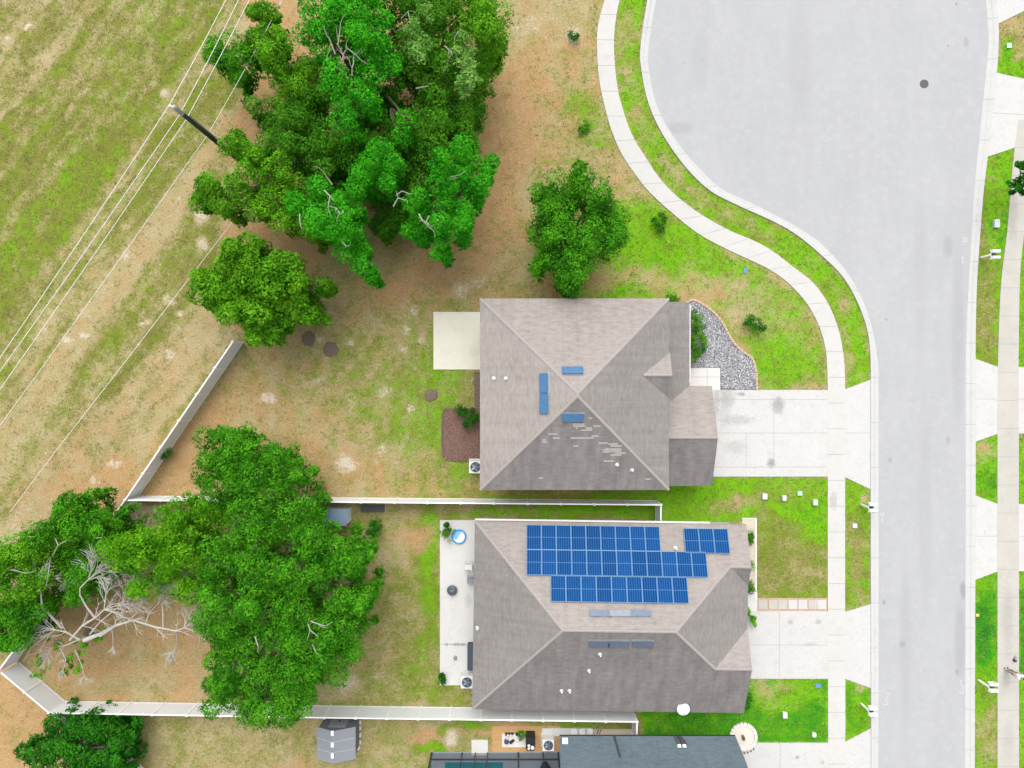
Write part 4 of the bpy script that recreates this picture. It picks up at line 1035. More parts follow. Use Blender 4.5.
tree('low dark green tree in the bottom left corner by the white fence', [(52,738,18),(80,732,17),(108,738,17),(60,762,22),(95,762,22),(124,748,10),(35,752,13),(75,785,24),(108,780,18)], 4.6, 'shrub', (80,750), seed=31, name='oak_tree', leaf=(.14,.24), per=85)
tree('small spiky tree at the right edge over the sidewalk', [(1027,164,5),(1026,186,5),(1038,175,10)], 4.5, 'shrub', (1040,174), seed=32, name='young_tree', cat='tree', clump=(.2,.35), leaf=(.12,.22), trunk_r=.08, dens=.7, per=40)

def shrub(label, blobs, ztop, kind='shrub', seed=1, name='shrub', cat='shrub', group=None, leaf=(.07,.15), per=70, clump=(.16,.28)):
    r = np.random.default_rng(seed); cen, rad = [], []
    zz = ztop*.7
    for x, y, q in blobs:
        p = W(x, y, zz); q = q/F*(H-zz)
        for i in range(int(4+22*q*q)):
            a = r.uniform(0, 6.28); d = math.sqrt(r.random())*.9
            cen.append((p.x+math.cos(a)*d*q, p.y+math.sin(a)*d*q, max(.12, ztop*(.45+.45*math.sqrt(1-d*d)) - r.uniform(0,.2)))); rad.append(r.uniform(*clump))
    bx = sum(W(b[0],b[1],zz).x for b in blobs)/len(blobs); by = sum(W(b[0],b[1],zz).y for b in blobs)/len(blobs)
    root = thing(name, label, cat, (bx, by, 0), group)
    mesh_from_arrays('foliage', leaf_cloud(cen, rad, per, leaf, seed, .9), 4, LEAF[kind], root)
    m = MB()
    for k in range(4):
        a = k*1.6; m.tube([(bx+.05*math.cos(a),by+.05*math.sin(a),0),(bx+.3*math.cos(a),by+.3*math.sin(a),ztop*.6)], [.03,.012], 5)
    m.build('stem', M_BARK, root)
    return root
shrub('small dark green shrub on the lawn by the curved sidewalk', [(656,223,5),(663,217,5),(660,228,4)], .8, seed=41)
shrub('dark green shrub on the lawn right of the gravel bed', [(748,320,6),(756,323,7),(762,328,4)], .9, seed=42)
shrub('blue green shrub in the brown mulch bed against the house', [(462,412,7),(470,417,8),(476,414,6),(468,424,4)], 1.2, seed=43)
shrub('round dark green bush standing alone in the dry backyard', [(370,528,7),(376,526,6),(373,534,6)], 1.2, seed=44)
shrub('tiny sapling in a patch of pale sand by the sidewalk', [(573,34,4),(577,36,3)], .7, seed=45)
shrub('dark green grass tuft in the lawn left of the sidewalk', [(586,126,5),(584,130,4)], .4, 'deep', seed=46, name='grass_tuft', cat='plant')
shrub('clipped dark green hedge between the roof edge and the gravel', [(697,316,7),(698,325,7),(698,335,7),(700,345,8),(697,356,7)], 1.15, 'mid', seed=47, name='hedge', cat='hedge', per=100)
shrub('small bush at the north corner of the gravel bed', [(671,297,4),(675,299,4)], .6, 'mid', seed=48)
shrub('green shrub at the top of the strip planting bed', [(749.5,540,5),(750,535,4)], .7, 'mid', seed=49)
shrub('small green plant half way down the strip planting bed', [(751,565,3.2)], .6, 'mid', seed=50)
shrub('green shrub at the lower end of the strip planting bed', [(749,586,4.5),(751,590,4)], .8, 'mid', seed=51)
shrub('bush beside the garage corner over the south lawn', [(750,700,4),(749,706,4)], .9, 'shrub', seed=52)
shrub('little weed growing against the white diagonal fence', [(166,453,4),(162,455,3)], 1.0, 'shrub', seed=53, name='weed', cat='plant')

def frond_plant():
    p = W(748,614); r = thing('palm_plant', 'broad leaved palm like plant leaning over the driveway edge', 'plant', p)
    for (x, y) in ((756,628),(752,622),(744,603),(757,618)):
        m = MB(); e = W(x, y, .5); a = Vector((p.x, p.y, .35)); d = (e-a); s = Vector((-d.y, d.x, 0)).normalized()
        L = [a, a+d*.35+Vector((0,0,.35)), a+d*.7+Vector((0,0,.35)), e]; w = [.03,.17,.15,.01]
        for i in range(3):
            m.face([L[i]-s*w[i]-Vector((0,0,.06)), L[i+1]-s*w[i+1]-Vector((0,0,.06)), L[i+1], L[i]]); m.face([L[i], L[i+1], L[i+1]+s*w[i+1]-Vector((0,0,.06)), L[i]+s*w[i]-Vector((0,0,.06))])
        m.build('frond', LEAF['mid'], r)
    m = MB(); m.tube([(p.x,p.y,0),(p.x,p.y,.4)], .06, 8); m.build('stem', M_BARK, r)
frond_plant()

# dead tree
def dead_tree():
    root = thing('dead_tree', 'bleached grey dead tree with leafless branches sprawled over the straw', 'dead tree', W(95,635))
    random.seed(5); LIFT = 4.2
    def grow(m, p, d, L, r, depth):
        k = 3; pts = [p]
        for i in range(k):
            d = (d + Vector((random.uniform(-.22,.22), random.uniform(-.22,.22), random.uniform(-.12,.12)))).normalized()
            pts.append(pts[-1] + d*L/k)
        m.tube(pts, [r*(1-.5*i/k) for i in range(k+1)], 4)
        if depth <= 0: return
        for j in range(random.choice((3,4,4))):
            q = pts[random.choice((1,2,3))]
            a = random.uniform(-.75,.75); dd = Vector((d.x*math.cos(a)-d.y*math.sin(a), d.x*math.sin(a)+d.y*math.cos(a), d.z + random.uniform(-.2,.25))).normalized()
            grow(m, q, dd, L*random.uniform(.55,.8), max(.015, r*.6), depth-1)
    def limb(pts, r, fan_depth, fan_len, side=True):
        m = MB(); P = [W(x, y, z + LIFT) for x, y, z in pts]; n = len(P)
        r *= .8; m.tube(P, [r*(1-.55*i/(n-1)) for i in range(n)], 6)
        d = (P[-1]-P[-2]).normalized()
        for j in range(6):
            a = random.uniform(-.85,.85); dd = Vector((d.x*math.cos(a)-d.y*math.sin(a), d.x*math.sin(a)+d.y*math.cos(a), random.uniform(-.1,.25))).normalized()
            grow(m, P[-1], dd, fan_len*random.uniform(.7,1.1), r*.40, fan_depth)
        if side:
            for i in range(1, n-1):
                for j in range(2):
                    d2 = (P[i+1]-P[i]).normalized(); a = random.choice((-1,1))*random.uniform(.4,1.2)
                    grow(m, P[i], Vector((d2.x*math.cos(a)-d2.y*math.sin(a), d2.x*math.sin(a)+d2.y*math.cos(a), .1)), fan_len*.7, r*.32, max(1, fan_depth-1))
        return m.build('branch', M_PALE, root)
    m = MB(); m.tube([W(122,622,LIFT+.8), W(100,634,LIFT+.9), W(85,640,LIFT+1.0), W(84,638,3.0), W(86,634,1.4), W(88,632,0)], [.08,.12,.16,.2,.24,.30], 8); m.build('trunk', M_PALE, root)
    limb([(100,636,.9),(115,626,1.6),(133,620,2.1),(155,627,2.2),(176,631,2.1),(184,628,2.2)], .12, 2, 1.15)
    limb([(163,628,2.1),(163,612,2.3),(162,603,2.4),(168,597,2.5)], .075, 2, 1.2, False)
    limb([(70,640,1.0),(82,626,1.8),(95,618,2.2),(104,610,2.5)], .11, 2, 1.25)
    limb([(95,618,2.2),(86,606,2.5),(80,595,2.8),(80,588,3.0),(88,580,3.1)], .085, 3, 1.2, False)
    limb([(62,628,1.4),(50,615,1.9),(42,608,2.2),(41,594,2.4),(40,589,2.5)], .10, 2, 1.0, False)
    limb([(112,627,1.4),(113,638,.9),(113,646,.5)], .05, 1, .5, False)
    limb([(80,640,1.1),(66,632,1.5),(55,630,1.6)], .09, 2, 1.2)
    limb([(78,640,1.0),(64,646,.8),(52,648,.6)], .06, 2, .9)
    limb([(60,648,.8),(66,660,.6),(63,670,.4)], .05, 1, .5)
    limb([(75,650,.6),(82,666,.4),(84,676,.3)], .045, 1, .5, False)
    limb([(176,631,2.1),(177,640,1.6),(175,650,1.0)], .05, 2, .6, False)
    limb([(128,621,1.9),(138,612,2.2),(143,600,2.6),(140,590,2.8)], .06, 2, .9)
    limb([(145,624,2.1),(150,612,2.3),(158,604,2.4)], .05, 2, 1.0)
    limb([(90,634,1.0),(100,622,1.5),(112,612,1.9),(122,604,2.2)], .08, 2, 1.1)
    # surviving green sprays
    cen, rad = [], []
    r = np.random.default_rng(8)
    for (x, y, q) in [(75,658,6),(85,645,7),(62,640,6),(78,668,4),(92,640,6),(45,655,5),(105,632,5),(40,640,6),(42,672,4),(100,598,5),(66,672,3)]:
        p = W(x, y, 4.0); q = q/F*47
        for i in range(5): cen.append((p.x+r.normal(0,q*.5), p.y+r.normal(0,q*.5), r.uniform(3.4,5.0))); rad.append(r.uniform(.15,.28))
    mesh_from_arrays('green_sprays', leaf_cloud(cen, rad, 55, (.08,.17), 3), 4, LEAF['lime'], root)
dead_tree()

# ------------------------------------------------------------------ fences
def fence(label, pts, group='white vinyl fences round the yards', h=1.83, first_post=True, last_post=True, every=2.35):
    P = [W(x, y) for x, y in pts]; root = thing('fence', label, 'fence', P[0], group)
    for s, (a, b) in enumerate(zip(P[:-1], P[1:])):
        d = (b-a); L = d.length; d = d/L; nn = max(1, round(L/every)); u = L/nn; ang = math.atan2(d.y, d.x)
        for i in range(nn + 1):
            if i == 0 and s > 0: continue
            if i == 0 and not first_post: continue
            if i == nn and s == len(P)-2 and not last_post: continue
            M = Matrix.Translation(a + d*u*i) @ Matrix.Rotation(ang, 4, 'Z'); m = MB()
            m.box(-.065,.065,-.065,.065,0,h+.08,0,M)
            c = [M @ Vector((x, y, h+.08)) for x, y in ((-.09,-.09),(.09,-.09),(.09,.09),(-.09,.09))]
            t = M @ Vector((0,0,h+.18)); lo = [q - Vector((0,0,.03)) for q in c]
            for k in range(4):
                m.face([c[k], c[(k+1)%4], t]); m.face([lo[k], lo[(k+1)%4], c[(k+1)%4], c[k]])
            m.build('post', M_RAIL, root)
        for i in range(nn):
            M = Matrix.Translation(a + d*u*i) @ Matrix.Rotation(ang, 4, 'Z')
            m = MB(); x0, x1 = .067, u-.067
            for y in (-.02, .02):
                q = [M @ Vector(v) for v in ((x0,y,.06),(x1,y,.06),(x1,y,h-.05),(x0,y,h-.05))]
                if y > 0: q = q[::-1]
                uv = [(x0,0),(x1,0),(x1,1),(x0,1)]
                m.face(q, 0, uv if y < 0 else uv[::-1])
            m.box(x0,x1,-.045,.045,h-.05,h+.05,1,M); m.box(x0,x1,-.035,.035,.04,.17,1,M)
            m.build('panel', [M_FENCE, M_RAIL], root)
    return root
fence('long white vinyl fence running diagonally between the field and the yards', [(243,343),(139,496),(17.5,660)])
fence('white vinyl fence between the two backyards turning in at the solar house', [(141,496),(655.5,500.5),(655.5,521)], first_post=False)
fence('white vinyl fence along the bottom yard line with short return beside slate roof', [(19,661.5),(66,701),(331,705.5),(632.5,709.5),(632,733)], first_post=False)
fence('white vinyl fence running into the bottom left tree from the corner', [(68,702.5),(150,773),(190,806)], first_post=False)
def wire_fence():
    pts = [(233,221),(175,297),(108,384),(55,452),(10,512)]
    r = thing('wire_fence', 'thin pale wire fence line along the edge of the open field', 'fence', W(*pts[0]))
    m = MB(); m.tube([W(x, y, .9) for x, y in pts], .02, 5); m.build('wire', M_WHITE, r)
    for x, y in pts[1:4]:
        m = MB(); p = W(x, y); m.tube([p, p+Vector((0,0,1.05))], .035, 6); m.build('post', M_FASCIA, r)
wire_fence()

# ------------------------------------------------------------------ power pole and lines
def power():
    s = 340/437.0
    base = Vector(((174-512)*s/F*H, (384-107)*s/F*H, 0)); hz = 11.3
    r = thing('power_pole', 'tall dark wooden power pole with pale top beside the oak clump', 'power pole', base)
    m = MB(); m.tube([base, base+Vector((0,0,5)), base+Vector((0,0,hz-.9))], [.18,.155,.135], 10)
    m.build('pole', plain('creosote_wood', (.035,.045,.04), .8, 0, .3, 4), r)
    m = MB(); m.tube([base+Vector((0,0,hz-.92)), base+Vector((0,0,hz)), base+Vector((0,0,hz+.12))], [.155,.15,.085], 10); m.build('top_cap', M_VENTL, r)
    m = MB(); o = Vector((.22,.05,0)); m.tube([base+o+Vector((0,0,.1)), base+o+Vector((0,0,hz-1.3))], .04, 6); m.build('ground_wire_cover', M_METAL, r)
    WZ = [11.35, 10.05, 9.25, 6.45]
    side = Vector((-.22,.05,0))
    for z in WZ:
        m = MB(); a = base + Vector((0,0,z)); m.tube([a, a+side*.8], .035, 6); m.lathe([(.05,-.05),(.08,0),(.05,.06)], a+side, 10); m.build('insulator', M_TRIM, r)
    lines = [((222,0),(0,352),'topmost overhead wire on the power pole'),((235,0),(0,366),'second overhead wire from the top of the power pole'),((246,0),(0,384),'third overhead wire from the top of the power pole'),((258,40),(0,421),'lowest overhead wire, strung above the dirt track')]
    att = [(174,107),(184,117),(194,123),(211,138)]
    for z, (t, b, lab), k in zip(WZ, lines, att):
        A = base + side*1.3 + Vector((0,0,z))
        up = W(*t, z); dn = W(*b, z)
        d1 = (up-A); d2 = (dn-A)
        pts = []
        for i in range(9, 0, -1): q = i/9; p = A + d1*2.2*q; p.z = z - 1.2*q*(1-q)*1.0; pts.append(p)
        for i in range(0, 10): q = i/9; p = A + d2*1.8*q; p.z = z - 1.2*q*(1-q)*1.0; pts.append(p)
        m = MB(); m.tube(pts, .019 if z > 7 else .017, 5); o = m.build('power_line', M_WHITE); tag(o, lab, 'power line', 'overhead wires on the pole')
power()

# ------------------------------------------------------------------ garden beds and stone things
def bed(name, poly_, z, mat, label, cat):
    m = MB(); m.prism(w2(poly_), -.05, z, 0); o = m.build(name, mat)
    return tag(o, label, cat)
gp = smooth_line([(686,304),(690,300),(697,301),(710,309),(722,322),(732,340),(742,351),(752,358),(756,372),(757,390)], 30)
m = MB(); m.prism(w2(gp + [(719,390),(719,367),(684,367)]), -.05, .03, 0); tag(m.build('gravel', M_GRAVEL), 'grey stone gravel filling the curved bed beside the house front', 'gravel', kind='stuff')
def pebbles():
    poly_ = gp + [(721,388),(721,367),(691,367)]; N = 9500
    px = rng.uniform(686,757,N); py = rng.uniform(301,389,N); k = inpoly(poly_, px, py); px, py = px[k], py[k]; n = len(px)
    c = np.stack([(px-512)/F*H, (384-py)/F*H, np.full(n,.035)], -1); r = rng.uniform(.022,.055,(n,1)); rz = r*.6; a = rng.uniform(0,3.14,n)
    ux = np.stack([np.cos(a),np.sin(a),0*a],-1)*r; uy = np.stack([-np.sin(a),np.cos(a),0*a],-1)*r*rng.uniform(.6,1,(n,1)); uz = np.array([0,0,1])*rz
    V = np.stack([c+ux, c+uy, c-ux, c-uy, c+uz], 1).reshape(-1,3); b = np.arange(n)[:,None]*5
    f = np.concatenate([b+np.array([0,1,4]), b+np.array([1,2,4]), b+np.array([2,3,4]), b+np.array([3,0,4])], 1).reshape(-1,3)
    me = bpy.data.meshes.new('gravel_stones'); me.from_pydata(V.tolist(), [], f.tolist()); me.materials.append(M_PEBBLE)
    o = bpy.data.objects.new('gravel_stones', me); COL.objects.link(o); tag(o, 'loose grey and white stones lying over the gravel bed', 'gravel', kind='stuff')
pebbles()
m = MB(); P = [W(x, y, .05) for x, y in gp]; 
for a, b in zip(P[:-1], P[1:]):
    d = (b-a); s = Vector((-d.y, d.x, 0)).normalized()*.075; q = d*.06
    m.prism([tuple((a+q-s)[:2]), tuple((b-q-s)[:2]), tuple((b-q+s)[:2]), tuple((a+q+s)[:2])], -.02, .10)
tag(m.build('bed_edging', M_EDGE), 'curved terracotta edging round the outer rim of the gravel bed', 'edging')
bed('mulch_bed', [(443,414),(446,408),(482,408),(482,460),(447,460),(443,455)], .05, M_MULCH, 'rectangular brown mulch bed against the back of the two storey house', 'mulch bed')
m = MB(); q = smooth_line([(443,458),(442,440),(443,414),(446,408)], 12)
for a, b in zip(q[:-1], q[1:]): m.tube([W(*a,.05), W(*b,.05)], .06, 6)
for a, b in zip([(444,460),(462,461)], [(462,461),(481,461)]): m.tube([W(*a,.05), W(*b,.05)], .06, 6)
tag(m.build('bed_edging', M_MULCHD), 'dark low edging round the brown mulch bed', 'edging')
bed('mulch_strip', [(474,372),(482,372),(482,407),(474.5,407)], .04, M_MULCHD, 'narrow dark mulch strip along the wall below the cream patio', 'mulch strip')
def mulch_ring(x, y, r, label):
    p = W(x, y); rr = r/F*H; m = MB(); n = 22
    prof = [(rr*1.0, 0), (rr*.85, .06), (rr*.4, .10), (.02, .11)]
    b = len(m.v); rd = random.Random(int(x)); js = [1+rd.uniform(-.14,.14) for _ in range(n)]
    for q, z in prof:
        for j in range(n): a = 6.2832*j/n; m.v.append((p.x+q*js[j]*math.cos(a), p.y+q*js[j]*math.sin(a), z))
    for i in range(3):
        for j in range(n): k = (j+1)%n; m.f.append([i*n+j,i*n+k,(i+1)*n+k,(i+1)*n+j]); m.m.append(0); m.uv.append(None)
    m.f.append([3*n+j for j in range(n)]); m.m.append(0); m.uv.append(None)
    tag(m.build('mulch_ring', M_MULCHD), label, 'mulch ring')
mulch_ring(309,339,7.5,'dark round mulch patch just below the fence end tree'); mulch_ring(331,349.5,7.5,'dark round mulch patch farther from the fence end tree'); mulch_ring(431,395,6.5,'dark round mulch patch in the grass left of the mulch bed')
# strip bed in front of house two
m = MB(); m.prism(w2([(742,519),(755,519),(755,592),(742,592)]), -.05, .035, 0); m.prism(w2([(755,518),(756.2,518),(756.2,600),(755,600)]), -.05, .09, 1); m.prism(w2([(742,518),(755,518),(755,519),(742,519)]), -.05, .09, 1)
tag(m.build('planting_bed', [M_SAND, M_TRIM]), 'narrow sandy planting bed with white border along the solar house front', 'planting bed')
bd = bed('sand_bed', [(757,598),(827,598),(827,611),(757,611)], .03, M_DIRTP, 'sandy strip under the row of square stepping stones', 'sand strip')
ordw = ['leftmost','second from left','third from left','fourth from left','fifth from left','rightmost']
for i, (x, mt) in enumerate(zip((762.5,773,782.5,792.5,802.5,812.5,821.5), ['g','g','g','w','w','g','w'])):
    m = MB(); p = W(x, 604.3); m.box(p.x-.33,p.x+.33,p.y-.34,p.y+.34,.0,.065)
    o = m.build('stepping_stone', M_CONC if mt == 'w' else M_WALK_E)
    tag(o, f"square concrete stepping stone, {['leftmost','second from left','third from left','middle one','third from right','second from right','rightmost'][i]} in the row above the driveway", 'stepping stone', 'stepping stones by the driveway')
# round stone ring
def stone_ring():
    c = W(743,736); r = thing('stone_ring', 'round sandy planter ringed with white stones at the driveway corner', 'planter', c)
    m = MB(); m.lathe([(.9,-.02),(.9,.07),(.4,.10)], c, 24); m.build('sand', plain('sand_pale', (.58,.54,.48), .95, 0, .15, 10), r)
    m = MB(); rd = random.Random(2)
    for k in range(22):
        a = 6.2832*k/22; M = Matrix.Translation(c + Vector((math.cos(a)*.93, math.sin(a)*.93, 0))) @ Matrix.Rotation(a, 4, 'Z')
        w = rd.uniform(.10,.13); m.box(-.10,.10,-w,w,0,.15+rd.uniform(-.02,.03),0,M)
    m.build('stone_border', M_STONE, r)
    cen = [(c.x-.05+rng.normal(0,.07), c.y-.05+rng.normal(0,.12), .2) for _ in range(4)]
    mesh_from_arrays('dry_plant', leaf_cloud(cen, [.12]*4, 30, (.06,.14), 4), 4, plain('dry_leaf', (.16,.11,.06), .9), r)
    m = MB()
    for k in range(9):
        a = -2.6 + k*.22; M = Matrix.Translation(c + Vector((math.cos(a)*1.15, math.sin(a)*1.15-.08, 0))) @ Matrix.Rotation(k*1.3, 4, 'Z'); m.box(-.06,.06,-.045,.045,.045,.12,0,M)
    m.build('dark_pebbles', M_MULCHD, r)
stone_ring()

# ------------------------------------------------------------------ yard things
def ac_unit(label, px, py, s=.86, group='air conditioner units'):
    p = W(px, py, .8); p.z = 0; r = thing('air_conditioner', label, 'air conditioner', p, group)
    h = .85; m = MB(); a = s/2
    m.box(p.x-a,p.x+a,p.y-a,p.y+a,.1,h-.04); m.box(p.x-a-.02,p.x+a+.02,p.y-a-.02,p.y+a+.02,h-.04,h); m.build('cabinet', M_FASCIA, r)
    m = MB(); m.box(p.x-a-.1,p.x+a+.1,p.y-a-.1,p.y+a+.1,0,.1); m.build('pad', M_PATIO, r)
    m = MB(); m.lathe([(a*.86,h+.004),(a*.86,h+.012)], (p.x,p.y,0), 24); w = m.build('fan_well', plain('fan_blue_grey', (.05,.10,.17), .5), r)
    m = MB()
    for k in range(5):
        t = 6.28*k/5; M = Matrix.Translation((p.x,p.y,h+.02)) @ Matrix.Rotation(t,4,'Z') @ Matrix.Rotation(.25,4,'X'); m.box(.06,a*.7,-.07,.07,0,.008,0,M)
    m.lathe([(.08,h+.015),(.08,h+.04)], (p.x,p.y,0), 12); m.build('fan', M_METAL, w)
    m = MB()
    for q in (.4,.62,.84):
        ring = [(p.x+a*q*math.cos(j*6.2832/20), p.y+a*q*math.sin(j*6.2832/20), h+.055) for j in range(21)]; m.tube(ring, .008, 4, caps=False)
    for k in range(4):
        t = k*math.pi/4; m.tube([(p.x-a*.86*math.cos(t),p.y-a*.86*math.sin(t),h+.06),(p.x+a*.86*math.cos(t),p.y+a*.86*math.sin(t),h+.06)], .008, 4)
    m.build('guard', M_DARK, w)
    return r
ac_unit('white air conditioner beside the mulch bed, half under the pyramid roof edge', 475.5, 467)
ac_unit('white air conditioner at the bottom end of the white patio', 467, 682)
ac_unit('white air conditioner between the black bin and the slate roof', 548.3, 745, .8)

def kiddie_pool():
    c = W(459,536); r = thing('kiddie_pool', 'round blue rimmed paddling pool with white inside on the patio', 'paddling pool', c)
    m = MB(); ring = [(c.x+.50*math.cos(j*6.2832/32), c.y+.50*math.sin(j*6.2832/32), .19) for j in range(33)]
    m.tube(ring, .055, 8, caps=False); m.lathe([(.52,.06),(.53,.19)], c, 28, 0, False, False); m.build('rim', M_BLUEP, r)
    m = MB(); m.lathe([(.47,.07),(.48,.18)], c, 28, 0, True, False); m.face([(c.x+.47*math.cos(j*6.2832/28), c.y+.47*math.sin(j*6.2832/28), .075) for j in range(28)]); m.build('liner', M_WHITE, r)
    m = MB(); pts = [(c.x-.06+.42*math.cos(a), c.y+.10+.36*math.sin(a), .12) for a in np.linspace(.9, 4.4, 14)]
    m.face(pts); m.build('water', plain('water_light_blue', (.20,.50,.80), .15), r)
kiddie_pool()
def potted(label, px, py, s, foliage=True, mat=None, seed=1, n=(1,)):
    c = W(px, py); r = thing('potted_plant', label, 'potted plant', c)
    m = MB(); m.lathe([(s*.7,.06),(s,.42),(s*.92,.42),(s*.85,.36)], c, 16, 0, True, True); m.build('pot', mat or M_MULCHD, r)
    rr = np.random.default_rng(seed); cen = [(c.x+rr.normal(0,s*.5), c.y+rr.normal(0,s*.8), .5+rr.uniform(0,.25)) for _ in range(6)]
    mesh_from_arrays('foliage', leaf_cloud(cen, [s*.8]*6, 45, (.08,.17), seed), 4, LEAF['shrub' if not foliage else 'mid'], r)
    return r
potted('bushy green potted plant touching the blue paddling pool', 447, 531, .3, True, None, 3)
potted('small potted plant at the top left patio corner', 447.3, 523.5, .2, False, M_BLACK, 4)
potted('small dark pot at the lower left patio corner', 442.7, 673.2, .17, False, M_GREYP, 5)
potted('larger dark pot at the very bottom left patio corner', 443.6, 679.3, .21, False, M_GREYP, 6)
def fire_pit():
    c = W(452.5,589); r = thing('fire_pit', 'round dark grey covered fire pit on the white patio', 'fire pit', c)
    m = MB(); m.lathe([(.28,.06),(.36,.28),(.37,.32)], c, 20); m.build('bowl', M_DARK, r)
    m = MB(); m.lathe([(.39,.325),(.37,.36),(.2,.42),(.03,.44)], c, 20); lid = m.build('lid', plain('lid_slate', (.07,.09,.10), .5), r)
    m = MB(); m.box(c.x-.13,c.x+.13,c.y-.03,c.y+.03,.45,.48); m.build('handle', M_METAL, lid)
fire_pit()
m = MB(); m.tube([W(x,y,.075) for x,y in smooth_line([(452,595),(450,601),(454,604),(457,599),(455,596),(451,605),(451,620),(448,635),(446,645),(448,652),(453,656),(453,663),(448,667),(445,660),(450,655),(458,668),(464,678)], 70)], .018, 5)
tag(m.build('garden_hose', M_FASCIA), 'thin pale hose trailing down the white patio', 'hose')
def patio_chair(label, px, py, rot, mat):
    p = W(px, py); r = thing('patio_chair', label, 'chair', p, 'patio chairs against the house'); M = Matrix.Translation((p.x,p.y,.06)) @ Matrix.Rotation(rot,4,'Z')
    m = MB(); m.box(-.27,.27,-.26,.26,.40,.44,0,M); m.build('seat', mat, r)
    m = MB(); m.box(-.27,.27,.24,.29,.45,.95,0,M); m.build('backrest', mat, r)
    for x in (-.25,.25):
        for y in (-.23,.23):
            m = MB(); m.box(x-.02,x+.02,y-.02,y+.02,0,.40,0,M); m.build('leg', M_METAL, r)
        m = MB(); m.box(x-.025,x+.025,-.24,.235,.62,.65,0,M); m.build('armrest', M_METAL, r)
patio_chair('pale folding patio chair against the house wall by the pool end', 469, 564.5, -1.57, M_FASCIA)
patio_chair('dark patio chair against the house wall below the pale one', 471, 577.5, -1.57, M_GREYP)
def bench_box():
    p = W(470.5,657,.5); p.z = 0; r = thing('storage_box', 'long dark storage box against the patio wall above the air conditioner', 'storage box', p)
    m = MB(); m.box(p.x-.2,p.x+.2,p.y-.95,p.y+.95,.06,.5); m.build('body', M_DARK, r)
    m = MB(); m.box(p.x-.23,p.x+.23,p.y-.98,p.y+.98,.502,.56); m.build('lid', plain('lid_blue_grey', (.06,.08,.10), .4), r)
bench_box()
m = MB(); p = W(455.5,657,.06); m.lathe([(.11,.0),(.13,.24),(.115,.24),(.10,.03)], p, 14, 0, True, True); tag(m.build('bucket', M_METAL), 'small grey bucket standing alone on the white patio', 'bucket')
m = MB(); q = W(457,644,.09)
m.tube([W(444,644,.10), W(470,644,.10)], .016, 5); 
for x in (447,455,458,462,464): 
    c = W(x,644.3,.10); m.box(c.x-.07,c.x+.07,c.y-.05,c.y+.05,.065,.14)
tag(m.build('garden_rake', M_METAL), 'line of small tools lying across the white patio', 'tools')
# mat by the fence
m = MB()
p0, p1 = W(361,504.5), W(385,512)
for k in range(6):
    y = p1.y + (p0.y-p1.y)*k/6; m.box(p0.x,p1.x,y+.008,y+(p0.y-p1.y)/6-.008,.1,.13)
for x in (p0.x+.05,(p0.x+p1.x)/2,p1.x-.13): m.box(x,x+.08,p1.y+.01,p0.y-.01,.0,.098)
tag(m.build('pallet', plain('pallet_grey', (.085,.085,.095), .8, 0, .25)), 'dark grey slatted pallet lying against the white fence', 'pallet')
